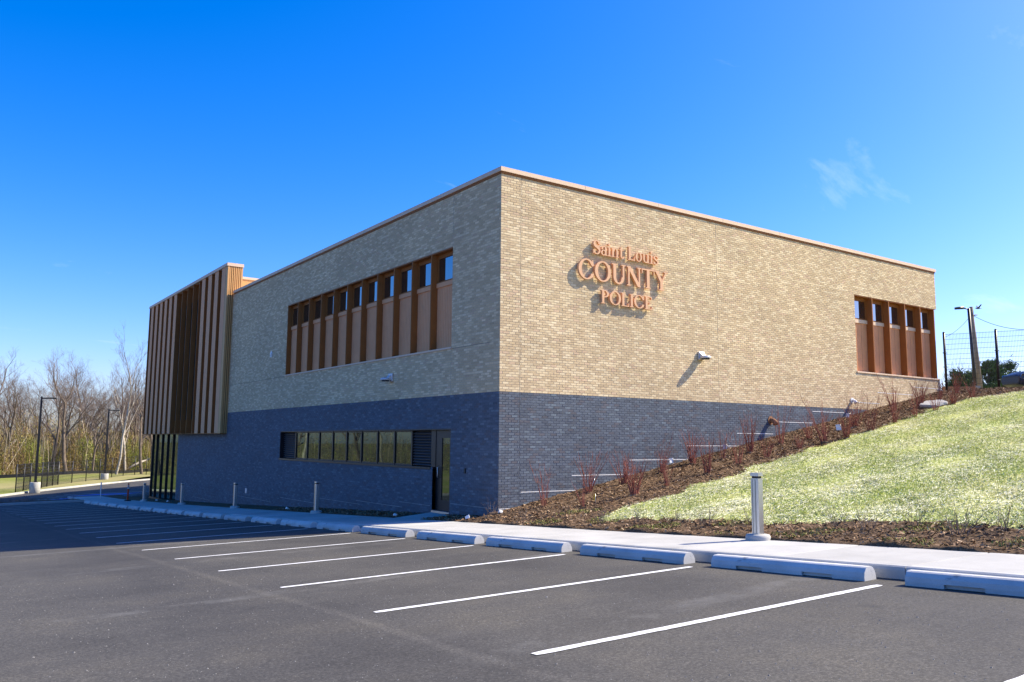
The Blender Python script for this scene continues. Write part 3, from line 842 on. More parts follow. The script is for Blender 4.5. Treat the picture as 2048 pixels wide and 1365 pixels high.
def g_N(X, Y):
    dg = np.maximum(sd_line(X, Y, (.14, 1.0), (.80, 0.0), .17), sd_box(X, Y, .0, .9, 0, 1))
    return U(stem(X, Y, .15, .085, 0, 1), stem(X, Y, .80, .085, 0, 1, 1, 0), dg)
def g_T(X, Y): return U(stem(X, Y, .40, TS, 0, 1, 0, 1), sd_box(X, Y, 0, .80, .93, 1), sd_box(X, Y, 0, .05, .76, 1), sd_box(X, Y, .75, .80, .76, 1))
def g_Y(X, Y):
    a1 = sd_line(X, Y, (.13, .97), (.43, .46), .16); a2 = sd_line(X, Y, (.74, .97), (.46, .46), .085)
    a1 = np.maximum(a1, Y-1); a2 = np.maximum(a2, Y-1)
    return U(a1, a2, stem(X, Y, .43, TS, 0, .5, 0, 1), sd_box(X, Y, -.02, .29, .945, 1), sd_box(X, Y, .60, .88, .945, 1))
def g_P(X, Y):
    b = np.maximum(ring(X, Y, .28, .73, .36, .27, .165, .065), .22-X)
    return U(stem(X, Y, .165, TS, 0, 1), b)
def g_L(X, Y): return U(stem(X, Y, .165, TS, 0, 1), sd_box(X, Y, .1, .66, 0, .07), sd_box(X, Y, .60, .66, 0, .27))
def g_I(X, Y): return stem(X, Y, .165, TS, 0, 1)
def g_E(X, Y): return U(stem(X, Y, .165, TS, 0, 1), sd_box(X, Y, .1, .66, 0, .07), sd_box(X, Y, .60, .66, 0, .25), sd_box(X, Y, .1, .63, .93, 1), sd_box(X, Y, .57, .63, .77, 1), sd_box(X, Y, .1, .47, .475, .54), sd_box(X, Y, .42, .47, .40, .615))
def S_(X, Y, cx, hgt, w):
    ru, rl = hgt*.27, hgt*.30
    u_ = ring(X, Y, cx, hgt-ru+.01, w*.92, ru, .145*hgt**.3, .075); u_ = np.maximum(u_, -sd_box(X, Y, cx+.01, 9, -1, hgt-ru+.02))
    l_ = ring(X, Y, cx, rl-.01, w, rl, .145*hgt**.3, .075); l_ = np.maximum(l_, -sd_box(X, Y, -9, cx-.01, rl-.02, 9))
    sp_ = sd_line(X, Y, (cx-w*.45, hgt*.64), (cx+w*.45, hgt*.42), .155*hgt**.4)
    return U(u_, l_, sp_, sd_box(X, Y, cx+w*.72, cx+w*.90, hgt*.70, hgt*.96), sd_box(X, Y, cx-w*.95, cx-w*.77, hgt*.04, hgt*.32))
def g_S(X, Y): return S_(X, Y, .32, 1.0, .32)
def g_s(X, Y): return S_(X, Y, .25, .68, .25)
def g_a(X, Y):
    bowl = ring(X, Y, .24, .20, .24, .21, .14, .06)
    arc = np.maximum(ring(X, Y, .27, .46, .22, .23, .14, .065), .46-Y)
    return U(bowl, arc, sd_box(X, Y, .345, .49, .0, .47), sd_box(X, Y, .4, .57, 0, .05), sd_box(X, Y, .05, .16, .42, .52))
def g_i(X, Y): return U(stem(X, Y, .15, .145, 0, .66, 0, 1), sd_box(X, Y, .01, .15, .61, .66), sd_ell(X, Y, .15, .87, .095, .095))
def g_n(X, Y):
    arc = np.maximum(ring(X, Y, .37, .43, .235, .24, .14, .075), .43-Y)
    return U(stem(X, Y, .15, .145, 0, .66, 0, 1), sd_box(X, Y, .01, .15, .61, .66), arc, stem(X, Y, .532, .145, 0, .44, 0, 1))
def g_t(X, Y):
    hook = np.maximum(ring(X, Y, .31, .16, .185, .17, .14, .06), Y-.16)
    return U(sd_box(X, Y, .125, .265, .15, .84), sd_box(X, Y, .02, .42, .60, .66), hook)
def g_o(X, Y): return ring(X, Y, .30, .335, .30, .345, .145, .055)
def g_u(X, Y):
    b = np.maximum(ring(X, Y, .335, .25, .26, .26, .145, .075), Y-.25)
    return U(sd_box(X, Y, .075, .22, .24, .66), sd_box(X, Y, .0, .12, .61, .66), b, sd_box(X, Y, .455, .60, 0, .66), sd_box(X, Y, .38, .5, .61, .66), sd_box(X, Y, .55, .68, 0, .05))
GLY = {'C': (g_C, .93), 'O': (g_O, .97), 'U': (g_U, .90), 'N': (g_N, .96), 'T': (g_T, .83), 'Y': (g_Y, .90), 'P': (g_P, .70), 'L': (g_L, .73), 'I': (g_I, .36), 'E': (g_E, .73),
       'S': (g_S, .70), 's': (g_s, .55), 'a': (g_a, .60), 'i': (g_i, .33), 'n': (g_n, .71), 't': (g_t, .47), 'o': (g_o, .65), 'u': (g_u, .73)}
def contours(fn, wdt, N=96):
    """marching squares on the glyph field -> closed loops"""
    step = 1.0/N*1.05
    xs_ = np.arange(-.15, wdt+.18, step); ys_ = np.arange(-.09, 1.10, step)
    X, Y = np.meshgrid(xs_, ys_); Fv = fn(X, Y); ny, nx = Fv.shape; segs = {}
    def ip(p, q):
        (x0, y0, v0), (x1, y1, v1) = p, q; k = v0/(v0-v1); return (round(x0+(x1-x0)*k, 5), round(y0+(y1-y0)*k, 5))
    ins = Fv < 0
    cells = np.argwhere((ins[:-1, :-1].astype(int)+ins[:-1, 1:]+ins[1:, :-1]+ins[1:, 1:]) % 4 != 0)
    for j, i in cells:
        c = [(xs_[i], ys_[j], Fv[j, i]), (xs_[i+1], ys_[j], Fv[j, i+1]), (xs_[i+1], ys_[j+1], Fv[j+1, i+1]), (xs_[i], ys_[j+1], Fv[j+1, i])]
        cr = []
        for k in range(4):
            p, q = c[k], c[(k+1) % 4]
            if (p[2] < 0) != (q[2] < 0): cr.append((ip(p, q), p[2] < 0))
        outs = [p for p, s_ in cr if s_]; inn = [p for p, s_ in cr if not s_]
        for a_, b_ in zip(outs, inn): segs[a_] = b_
    loops = []
    while segs:
        st = next(iter(segs)); lp = [st]; cur = segs.pop(st)
        while cur != st and cur in segs: lp.append(cur); cur = segs.pop(cur)
        if len(lp) > 6: loops.append(lp)
    res = []
    for lp in loops:    # drop points that lie on a straight run
        P = lp; changed = True
        out_ = []
        n_ = len(P); i = 0
        keepers = [P[0]]; anchor = 0
        for k in range(2, n_+1):
            a_ = P[anchor]; b_ = P[k % n_]
            L = math.hypot(b_[0]-a_[0], b_[1]-a_[1]) or 1e-9
            if any(abs((b_[0]-a_[0])*(a_[1]-P[m][1])-(a_[0]-P[m][0])*(b_[1]-a_[1]))/L > .0022 for m in range(anchor+1, k)):
                keepers.append(P[k-1]); anchor = k-1
        res.append(keepers)
    return res
gcache = {}
def glyph_mesh(ch, size, thick):
    if (ch, size) in gcache: return gcache[(ch, size)]
    cu = bpy.data.curves.new('letter', 'CURVE'); cu.dimensions = '2D'; cu.fill_mode = 'BOTH'; cu.extrude = thick/2
    for lp in contours(*GLY[ch]):
        sp = cu.splines.new('POLY'); sp.points.add(len(lp)-1)
        for p, q in zip(sp.points, lp): p.co = (q[0]*size, q[1]*size, 0, 1)
        sp.use_cyclic_u = True
    tmp = bpy.data.objects.new('tmp', cu); COL.objects.link(tmp)
    dg = bpy.context.evaluated_depsgraph_get(); me = bpy.data.meshes.new_from_object(tmp.evaluated_get(dg))
    bpy.data.objects.remove(tmp); me.name = 'letter'; me.materials.clear(); me.materials.append(M['letter'])
    gcache[(ch, size)] = me; return me
sign = empty('building_sign', (4.45, -.09, 5.96))
tag(sign, 'copper serif letters reading Saint Louis COUNTY POLICE on tan brick', 'sign')
def word(txt, x0, x1, z, size, thick=.075):
    wd = [GLY[c][1] if c != ' ' else .34 for c in txt]; sc = (x1-x0)/(sum(wd)*size); x = x0
    for c, w in zip(txt, wd):
        if c != ' ':
            o = link('letter', glyph_mesh(c, size, thick), sign)
            o.matrix_parent_inverse = Matrix.Translation(-sign.location)
            o.matrix_world = Matrix.Translation((x, -.082, z)) @ Matrix.Rotation(R(90), 4, 'X') @ Matrix.Diagonal((sc, 1, 1, 1))
        x += w*size*sc
word('Saint Louis', 3.18, 5.86, 7.39, .41)
word('COUNTY', 2.63, 6.27, 6.60, .60)
word('POLICE', 3.48, 5.58, 5.955, .40)
for xs_, zs_ in ((3.4, 7.5), (4.7, 7.5), (3.0, 6.9), (4.4, 6.9), (5.6, 6.9), (3.65, 6.1), (5.1, 6.1)): pass

# ------------------------------------------------------------------ wall lamps
def wall_lamp(loc, rz, label):
    w = empty('wall_lamp', loc, rz)          # local -Y points away from the wall
    MB().box(-.13, .13, -.06, .0, -.13, .13).build('back_box', M['lampgrey'], w, .015)
    mb = MB()
    mb.prism([(-.06, .09), (-.16, .0), (-.16, -.07), (-.06, -.10)], -.10, .10, lambda p, q, a: (a, p, q)); mb.build('arm', M['lampgrey'], w, .008)
    mb = MB(); prof = [(.02, .05), (.10, .04), (.155, .012), (.165, -.02), (.16, -.045)]
    mb.lathe([(r_*1.05, z-.05) for r_, z in prof[::-1]], (0, -.215, 0), 24); mb.build('head', M['lampgrey'], w)
    mb = MB(); mb.lathe([(.11, -.135), (.13, -.096)], (0, -.215, 0), 24); mb.build('lens', M['lens'], w)
    tag(w, label, 'wall lamp', 'wall lamps on the building')
    return w
wall_lamp((7.78, -.003, 4.70), 0, 'silver wall lamp on the sunlit brick casting a long shadow')
wall_lamp((-.003, 6.25, 3.97), R(-90), 'silver wall lamp on the shaded face under the long window band')
wall_lamp((XR+.003, 2.2, 7.0), R(90), 'dark wall lamp sticking out past the far right corner of the building')
# downspout nozzles on the right face
def nozzle(x, z, mat, label, s=1.0, sd=1):
    n_ = empty('downspout_nozzle', (x, 0, z))
    mb = MB(); mb.tube([(0, .0, .0), (0, -.10*s, -.01), (0, -.17*s, -.06*s), (0, -.20*s, -.13*s)], [.075*s, .075*s, .08*s, .095*s], 14); mb.build('spout', mat, n_)
    mb = MB(); mb.tube([(0, -.001, 0), (0, -.022, 0)], [.13*s, .13*s], 18); mb.build('flange', mat, n_)
    tag(n_, label, 'nozzle', 'downspout nozzles on the right face')
nozzle(11.2, 2.72, M['boards'], 'brown downspout nozzle on the dark brick above the shrubs', 1.1)
nozzle(16.02, 3.56, M['white'], 'white downspout nozzle on the tan brick near the far window', .8)

# ------------------------------------------------------------------ wheel stops
def stop_mesh():
    mb = MB(); L_ = 2.29; hw, H_ = .115, .155
    prof = [(-hw, 0), (-hw, .045), (-hw+.012, .095), (-hw+.05, .142), (-hw+.075, H_), (hw-.075, H_), (hw-.05, .142), (hw-.012, .095), (hw, .045), (hw, 0)]
    notch = [(-hw+.05, 0), (-hw+.05, .045), (-hw, .046)] + prof[2:-2] + [(hw, .046), (hw-.05, .045), (hw-.05, 0)]
    segs = [(-L_/2, -.72, prof), (-.72, -.30, notch), (-.30, .30, prof), (.30, .72, notch), (.72, L_/2, prof)]
    base = []
    for a0, a1, pr_ in segs:
        mb.prism(pr_, a0, a1, lambda p, q, a: (p, a, q))
    me = mb.mesh('wheel_stop', M['stop'])
    return me
ST = stop_mesh()
ORD = ['first','second','third','fourth','fifth','sixth','seventh','eighth','ninth','tenth','eleventh','twelfth','thirteenth','fourteenth','fifteenth','sixteenth','seventeenth','eighteenth','nineteenth','twentieth','twenty-first','twenty-second','twenty-third','twenty-fourth','twenty-fifth','twenty-sixth','twenty-seventh','twenty-eighth','twenty-ninth','thirtieth','thirty-first','thirty-second','thirty-third','thirty-fourth','thirty-fifth','thirty-sixth','thirty-seventh','thirty-eighth','thirty-ninth','fortieth']
for i in range(-1, 20):
    yc = LP0 + LPITCH*i + 1.41 + random.uniform(-.03, .03)
    xc = -3.385 + random.uniform(-.02, .02)
    o = link('wheel_stop', ST); o.location = (xc, yc, gz(xc, yc)+.002)
    sl_ = (gz(xc, yc+1)-gz(xc, yc-1))/2
    o.rotation_euler = (math.atan(sl_), -math.atan(.0196), random.uniform(-.008, .008))
    k = i+1
    lab = 'pale concrete wheel stop cut off by the right edge of the picture' if k == 0 else ('pale concrete wheel stop at the far left end of the row' if i == 19 else f'pale concrete wheel stop, {ORD[k]} from the right edge in the row along the sidewalk')
    tag(o, lab, 'wheel stop', 'wheel stops along the sidewalk')

# ------------------------------------------------------------------ bollard lights along the walk
BOL = [(-9.25, 'steel bollard light standing in front of the sunlit lawn'), (9.19, 'steel bollard light under the lower window band, nearest of those before the shaded wall'),
       (18.16, 'steel bollard light before the plain shaded brick, left of the lower windows'), (27.0, 'steel bollard light beneath the near end of the copper screen'), (35.8, 'leftmost steel bollard light, beside the orange post')]
first = None
for yb, lab in BOL:
    z0 = gz(-3.1, yb)+.17
    if first is None:
        b = empty('bollard_light', (-1.22, yb, z0))
        MB().lathe([(.195, -.12), (.20, .05), (.185, .085), (.15, .095)], n=24).build('footing', M['kerb'], b)
        def rr(w, d_, ch):
            return [(-w, -d_+ch), (-w+ch, -d_), (w-ch, -d_), (w, -d_+ch), (w, d_-ch), (w-ch, d_), (-w+ch, d_), (-w, d_-ch)]
        mb = MB(); mb.prism(rr(.075, .075, .02), .096, .985, lambda p, q, a: (p, q, a)); mb.build('post', M['steel'], b)
        mb = MB(); mb.prism(rr(.06, .06, .018), .986, 1.02, lambda p, q, a: (p, q, a)); mb.build('lens', M['lens'], b)
        mb = MB(); mb.prism(rr(.08, .08, .02), 1.021, 1.075, lambda p, q, a: (p, q, a)); mb.build('cap', M['steel'], b)
        for q in (.03, -.03): MB().box(.0752, .0765, q-.004, q+.004, .11, .97).build('groove', M['lens'], b); MB().box(-.0765, -.0752, q-.004, q+.004, .11, .97).build('groove', M['lens'], b)
        first = b
    else:
        b = copy_tree(first); b.location = (-1.22, yb, z0)
    tag(b, lab, 'bollard', 'bollard lights along the sidewalk')

# delineator post, thin marker post
d = empty('delineator_post', (-1.7, 38.0, gz(-3.1, 38)+.17))
MB().lathe([(.20, 0), (.20, .05), (.07, .07)], n=16).build('base', M['black'], d)
MB().lathe([(.055, .07), (.05, .95), (.05, 1.0)], n=14).build('tube', M['orange'], d)
MB().lathe([(.053, .74), (.053, .82)], n=14).build('reflective_band', M['white'], d)
MB().lathe([(.053, .88), (.053, .94)], n=14).build('reflective_band', M['white'], d)
MB().lathe([(.02, 1.0), (.035, 1.03), (.035, 1.06), (.015, 1.09)], n=10).build('handle', M['orange'], d)
tag(d, 'orange delineator post with white bands near the far end of the sidewalk', 'post')
mb = MB(); mb.tube([(-2.0, 45.6, gz(-3.1, 45.6)+.1), (-2.0, 45.6, gz(-3.1, 45.6)+1.25)], .028, 8)
mb.box(-2.035, -1.965, 45.58, 45.62, gz(-3.1, 45.6)+.85, gz(-3.1, 45.6)+1.27)
tag(mb.build('marker_post', M['white']), 'thin white marker post beyond the last wheel stop', 'post')

# ------------------------------------------------------------------ area light poles beyond the road
def light_pole(x, y, z0, label, arm=(1, 0)):
    p = empty('light_pole', (x, y, z0))
    MB().lathe([(.42, -.4), (.42, .78), (.40, .82)], n=24).build('concrete_base', M['kerb'], p)
    mb = MB(); mb.box(-.2, .2, -.2, .2, .82, .86); mb.build('base_plate', M['black'], p)
    mb = MB(); mb.prism([(-.10, -.10), (.10, -.10), (.10, .10), (-.10, .10)], .86, 8.25, lambda a, q, s: (a*(1-.03*s), q*(1-.03*s), s)); mb.build('shaft', M['black'], p)
    ax, ay = arm
    mb = MB(); mb.box(.06, .45, -.05, .05, 8.05, 8.15); o = mb.build('arm', M['black'], p); o.rotation_euler.z = math.atan2(ay, ax)
    mb = MB(); mb.box(.40, 1.15, -.2, .2, 8.06, 8.17); o = mb.build('lamp_head', M['black'], p, .02); o.rotation_euler.z = math.atan2(ay, ax)
    tag(p, label, 'light pole', 'black light poles beyond the road'); return p
light_pole(-4.0, 65.3, gz(-4, 65.3)+.1, 'black area light pole on a round concrete base, left one by the fence', (.98, -.2))
light_pole(5.25, 88.2, gz(5, 88)+.1, 'black area light pole on a round concrete base, farther one beside the copper screen', (.98, -.2))

# ------------------------------------------------------------------ welded mesh fences
def fence(P, name, label, hgt, zf, wires=True, vstep=.06, nh=10, wr=.004, cap=True):
    f = empty(name, (P[0][0], P[0][1], zf(*P[0])))
    inv = Vector(f.location)
    def loc(p): return tuple(Vector(p)-inv)
    for i, p in enumerate(P):
        z = zf(*p); mb = MB(); mb.tube([loc((p[0], p[1], z-.2)), loc((p[0], p[1], z+hgt+.04))], .05, 8)
        if cap:
            mb.tube([loc((p[0], p[1], z+hgt+.041)), loc((p[0], p[1], z+hgt+.08))], [.06, .03], 8)
            for zz in (.4, 1.0, 1.6): mb.box(*[v for c_, r_ in zip(loc((p[0], p[1], z+zz)), (.09, .05, .015)) for v in (c_-r_, c_+r_)])
        mb.build('post', M['black'], f)
    for a_, b_ in zip(P[:-1], P[1:]):
        va, vb = Vector((*a_, zf(*a_))), Vector((*b_, zf(*b_))); L_ = (vb-va).length
        for k in range(nh+1):
            zz = .06+(hgt-.1)*k/nh
            MB().tube([loc(va+Vector((0,0,zz))), loc(vb+Vector((0,0,zz)))], wr*1.3, 4, False).build('rail_wire', M['black'], f)
        n = int(L_/vstep); mb = MB()
        for k in range(1, n):
            q = va.lerp(vb, k/n); mb.tube([loc(q+Vector((0,0,.04))), loc(q+Vector((0,0,hgt)))], wr, 3, False)
        mb.build('wire_mesh', M['black'], f)['kind'] = 'stuff'
    tag(f, label, 'fence'); return f
fz = lambda x, y: far_z(x, y)
def at(px, py, D):
    d_ = fwd + rt2*((px-1024)/FPX) + up2*((682.5-py)/FPX); return CAM + d_*D
NF = [(31, 71), (46, 73), (59, 75.4), (82, 77.8), (93, 80.2), (104, 82.6), (115, 85), ]
P = [(at(px, 980, D).x, at(px, 980, D).y) for px, D in NF]
fence(P, 'boundary_fence', 'black mesh fence panel run beside the left light pole', 2.35, fz, vstep=.14, nh=7, wr=.011, cap=False)
FF = [(115, 85), (143, 90), (171, 93), (198, 96), (222, 99), (245, 102), (268, 105), (291, 108), (313, 111)]
P = [(at(px, 970, D).x, at(px, 970, D).y) for px, D in FF]
fence(P, 'boundary_fence', 'black mesh fence along the far side of the sunlit road', 2.3, fz, vstep=.22, nh=6, wr=.009, cap=False)
RFP = [(22.72, -.12), (23.5, -1.86), (24.3, -3.6), (25.1, -5.35)]
fence(RFP, 'hill_fence', 'tall black welded mesh fence on the hilltop by the far corner', 2.42, hill, vstep=.052, nh=11, wr=.0045)

# ------------------------------------------------------------------ plants
def shrub_mesh(name, n, hgt, spread, mat, seed, r0=.008, fork=2):
    rnd = random.Random(seed); mb = MB()
    for k in range(n):
        az = rnd.uniform(0, 2*math.pi); L_ = hgt*rnd.uniform(.55, 1.0); tilt = rnd.uniform(.05, 1)*spread
        dx, dy = math.cos(az)*tilt, math.sin(az)*tilt; b0 = (math.cos(az)*rnd.uniform(.01, .10), math.sin(az)*rnd.uniform(.01, .10))
        P = []
        for s in range(6):
            q = s/5; c_ = q**1.25
            P.append((b0[0]+dx*c_*L_+rnd.gauss(0, .010), b0[1]+dy*c_*L_+rnd.gauss(0, .010), q*L_*(1-.18*tilt)))
        mb.tube(P, [r0*(1-.72*s/5) for s in range(6)], 4, False)
        for f_ in range(rnd.randint(0, fork)):
            s = rnd.randint(1, 4); p = Vector(P[s]); a2 = az+rnd.uniform(-1.3, 1.3); l2 = L_*rnd.uniform(.2, .45)
            e = p+Vector((math.cos(a2)*.35*l2, math.sin(a2)*.35*l2, l2*.9)); mdl = p.lerp(e, .5)+Vector((math.cos(a2)*.05*l2, math.sin(a2)*.05*l2, 0))
            mb.tube([p, mdl, e], [r0*.5, r0*.42, r0*.25], 3, False)
    return mb.mesh(name, mat)
RS = [shrub_mesh('stems', 16+3*i, 1.25-.05*i, .36+.07*(i % 4), M['redtwig'], 3+i, .0072, 2+i % 3) for i in range(7)]
SHR = [(.68,-1.07,1.0),(2.36,-.84,1.15),(.81,-2.47,.55),(3.48,-1.02,1.05),(2.11,-2.84,1.1),(5.02,-.89,.95),(3.27,-2.85,.75),(6.38,-.85,1.2),(4.93,-2.73,1.05),(7.15,-1.35,.85),(6.16,-2.75,.95),(8.2,-1.52,1.25),(7.38,-2.78,.7),(9.67,-1.54,1.15),(8.66,-2.95,.55),(10.64,-1.88,.8),(9.86,-2.99,1.2),(10.53,-3.3,.95),(11.95,-3.2,1.15),(12.86,-2.09,1.2),(13.7,-3.0,.7),(16.45,-1.43,1.2),(14.75,-3.1,.9),(17.45,-1.8,1.15),(16.4,-2.95,.7),(19.46,-1.51,1.0),(18.03,-2.75,.75),(21.2,-1.3,.9),(19.41,-2.8,.85)]
rows = {'wall': sorted([s for s in SHR if s[1] > -2.3]), 'lawn': sorted([s for s in SHR if s[1] <= -2.3])}
for rn, lst in rows.items():
    for i, (x, y, s) in enumerate(lst):
        sh = empty('red_twig_shrub', (x, y, hill(x, y)-.02), random.uniform(0, 6.28)); sh.scale = (s*random.uniform(.9, 1.1), s*random.uniform(.9, 1.1), s)
        link('stems', RS[(i*3+2*(rn == 'lawn')) % 7], sh)
        mb = MB(); mb.lathe([(.14, -.03), (.11, .02), (.05, .05)], n=9); mb.build('crown_base', M['mulch'], sh)
        w = 'wall side' if rn == 'wall' else 'lawn side'
        tag(sh, f'bare red-stemmed shrub, {ORD[i]} from the building corner in the {w} row', 'shrub', 'red-stemmed shrubs in the mulch bed')
GS = [shrub_mesh('stems', 16, .42, .9, M['greytwig'], 40+i, .004, 3) for i in range(3)]
GR = [(-.6,-2.0,.8),(-.5,-4.6,.9),(-.45,-5.7,1.0),(-.2,-6.4,.9),(-.35,-7.4,1.1),(-.1,-8.2,.9),(.0,-9.9,1.0),(-.3,-10.6,1.15),(.2,-11.1,1.0),(-.25,-12.0,1.3),(.15,-12.4,1.1),(-.45,-.35,1.25)]
for i, (x, y, s) in enumerate(sorted(GR, key=lambda q: -q[1])):
    sh = link('dormant_shrub', GS[i % 3]); sh.location = (x, y, hill(x, y)-.01); sh.rotation_euler.z = i*1.3; sh.scale = (s, s, s)
    tag(sh, 'small grey leafless shrub by the white corner stake at the building corner' if i == 0 else f'small grey leafless shrub, {ORD[i]} from the corner in the mulch strip below the lawn', 'shrub', 'dormant shrubs in the mulch strip')

# small markers lying in the beds
def flag(x, y, z, s, mat, label, name='irrigation_flag'):
    f = empty(name, (x, y, z), random.uniform(0, 3))
    MB().tube([(0, 0, -.05), (0, 0, .22*s)], .004, 5).build('wire', M['steel'], f)
    mb = MB(); mb.quad((0, 0, .10*s), (.10*s, .012, .09*s), (.11*s, -.01, .21*s), (0, 0, .22*s)); mb.quad((.0, .002, .10*s), (.0, .002, .22*s), (.11*s, -.008, .21*s), (.10*s, .014, .09*s)); mb.build('flag_sheet', mat, f)
    tag(f, label, 'flag', 'marker flags in the planting beds')
FL_ = [(3.0,-.35,1.2,'white','white marker flag by the wall between the second and third shrubs'),(6.0,-.45,1.2,'white','white marker flag near the wall beside the third flashing strip'),(8.35,-.5,1.2,'white','white marker flag near the wall at the middle of the shrub row'),
       (11.3,-2.6,1.5,'white','white marker flag among the upper shrubs of the slope'),(14.6,-.8,1.2,'white','white marker flag against the dark brick below the white nozzle'),(.95,-2.75,1.3,'yellow','small yellow marker flag low in the mulch near the corner')]
M['yellow'] = simple('yellow_plastic', (.85,.55,.02), .5)
for x, y, s, c, lab in FL_: flag(x, y, hill(x, y), s, M[c], lab)
def paper(x, y, z, s, label):
    mb = MB(); rnd = random.Random(int(abs(y)*97)); c_ = []
    for q in ((-1,-1,0),(1,-1,0),(1,1,0),(-1,1,0),(-1,-1,1.5),(1,-1,1.5),(1,1,1.5),(-1,1,1.5)): c_.append(tuple(v*s*rnd.uniform(.7, 1.1) for v in q))
    mb.v += c_
    for q in ((0,3,2,1),(4,5,6,7),(0,1,5,4),(1,2,6,5),(2,3,7,6),(3,0,4,7)): mb.f.append(q); mb.sm.append(False)
    o = mb.build('ground_spotlight', M['white'], None, .01); o.location = (x, y, z); o.rotation_euler = (.3, .35, rnd.uniform(0, 3))
    tag(o, label, 'spotlight', 'small white fixtures in the planting strip')
paper(-.95, 3.95, hill(-1.1, 3.95)+.02, .055, 'small white fixture in the mulch just left of the door walk')
paper(-.95, -.05, hill(-.95, -.05)+.03, .06, 'small white fixture at the sunlit sidewalk edge near the corner')
paper(-.25, -.45, hill(-.25, -.45)+.02, .055, 'small white fixture beside the twigs at the building corner')
for yb, lab in ((13.0, 'small white fixture in the shaded strip left of the nearest shaded bollard'), (31.5, 'small white fixture before the glass under the copper screen'), (34.3, 'small white fixture by the leftmost bollard')):
    paper(-.85, yb, hill(-1.1, yb)+.03, .06, lab)
mb = MB(); bm = bmesh.new(); bmesh.ops.create_icosphere(bm, subdivisions=3, radius=1)
for v in bm.verts:
    n_ = math.sin(v.co.x*4+1)*math.sin(v.co.y*5)*.12; v.co = Vector((v.co.x*(.85+n_), v.co.y*(.42+n_*.5), max(-.3, min(.3, v.co.z))*.22))
me = bpy.data.meshes.new('flat_boulder'); bm.to_mesh(me); bm.free(); me.materials.append(M['stone'])
o = link('flat_boulder', me); o.location = (17.75, -2.15, hill(17.75, -2.15)+.06); o.rotation_euler = (0, -.16, .35)
tag(o, 'flat pale grey boulder lying in the mulch near the top of the slope', 'boulder')

# ------------------------------------------------------------------ loose stuff: mulch chips, straw and grass, grit
def strips(name, P, ang, ln, wd, tilt, lift, cols, mat, curl=0):
    """flat little quads: centre P, heading, length, width, tilt"""
    n = len(P); ca, sa = np.cos(ang), np.sin(ang)
    dz = np.sin(tilt)*ln/2; hx = ca*np.cos(tilt)*ln/2; hy = sa*np.cos(tilt)*ln/2
    roll_ = RNG.normal(0, .5, n); wx = -sa*wd/2*np.cos(roll_); wy = ca*wd/2*np.cos(roll_); wz = wd/2*np.sin(roll_)
    V = np.zeros((n, 4, 3)); c = P.copy(); c[:, 2] += lift
    for i, (s, w) in enumerate(((-1, -1), (1, -1), (1, 1), (-1, 1))):
        V[:, i, 0] = c[:, 0]+s*hx+w*wx; V[:, i, 1] = c[:, 1]+s*hy+w*wy; V[:, i, 2] = c[:, 2]+s*dz+w*wz
    F = np.arange(n*4).reshape(n, 4)
    o = bulk(name, V.reshape(-1, 3), F, mat, None, np.repeat(cols, 4, axis=0)); return o
def scatter(n, x0, x1, y0, y1, keep, zf):
    out = []
    X = RNG.uniform(x0, x1, n); Y = RNG.uniform(y0, y1, n)
    for x, y in zip(X, Y):
        if keep(x, y): out.append((x, y, zf(x, y)))
    return np.array(out)
def cols_of(pal, n, sd=.12):
    c = np.array([q for q, _ in pal]); w = np.array([q for _, q in pal]); i = RNG.choice(len(pal), n, p=w/w.sum())
    return np.clip(c[i]*(1+RNG.normal(0, sd, (n, 1))), .005, .95)
# chips: dense low down, thinner on the far slope
P = np.concatenate([scatter(26000, -1.1, 7, -14.5, -.02, lambda x, y: not is_lawn(x, y), hz_), scatter(26000, 7, 24, -4.6, -.02, lambda x, y: not is_lawn(x, y), hz_), scatter(5000, -1.1, 0, 0, 14, lambda x, y: not (2.2 < y < 3.7), bedz)])
n = len(P)
o = strips('mulch_chips', P, RNG.uniform(0, 6.28, n), RNG.uniform(.03, .10, n), RNG.uniform(.012, .03, n), RNG.normal(0, .35, n), RNG.uniform(.005, .03, n),
           cols_of([((.30,.19,.11), 3), ((.20,.12,.065), 4), ((.10,.06,.035), 3), ((.42,.30,.19), 1.2)], n), M['tone'])
tag(o, 'brown shredded wood mulch covering the planting beds', 'mulch', kind='stuff')
# weeds and grass tufts along the lower strip
P = scatter(9000, -1.05, .6, -14.5, -2.5, lambda x, y: not is_lawn(x, y) and math.sin(x*5+y*2.1)+math.sin(y*3.7) > .55, hz_); n = len(P)
o = strips('weeds', P, RNG.uniform(0, 6.28, n), RNG.uniform(.03, .08, n), RNG.uniform(.008, .016, n), RNG.uniform(.3, 1.2, n), .02, cols_of([((.20,.22,.05), 2), ((.30,.27,.09), 1)], n), M['tone'])
tag(o, 'low green weeds in the mulch strip by the sidewalk', 'weeds', kind='stuff')
# lawn: straw lying over thin new grass
def near_lawn(x, y): return is_lawn(x+random.gauss(0, .10), y+random.gauss(0, .13))
def lawn_pts(n): return np.concatenate([scatter(int(n*.55), -.4, 8, -15, -2.6, near_lawn, hz_), scatter(int(n*.45), 8, 24, -10, -2.2, near_lawn, hz_)])
P = lawn_pts(210000); n = len(P)
pat = .9*np.sin(P[:, 1]*3.6-P[:, 0]*.25+.8*np.sin(P[:, 0]*.7))+.5*np.sin(P[:, 0]*1.3+P[:, 1]*1.9)
keep = RNG.uniform(0, 1, n) < np.clip(.60+.34*pat, .08, 1); P = P[keep]; n = len(P)
o = strips('straw_cover', P, RNG.normal(.35, .45, n), RNG.uniform(.06, .17, n), RNG.uniform(.004, .009, n), RNG.normal(.08, .14, n), RNG.uniform(.008, .03, n),
           cols_of([((.70,.69,.46), 4), ((.80,.79,.62), 3.0), ((.58,.56,.30), 2)], n, .08), M['tone'])
tag(o, 'pale straw spread over the new lawn on the slope', 'straw', kind='stuff')
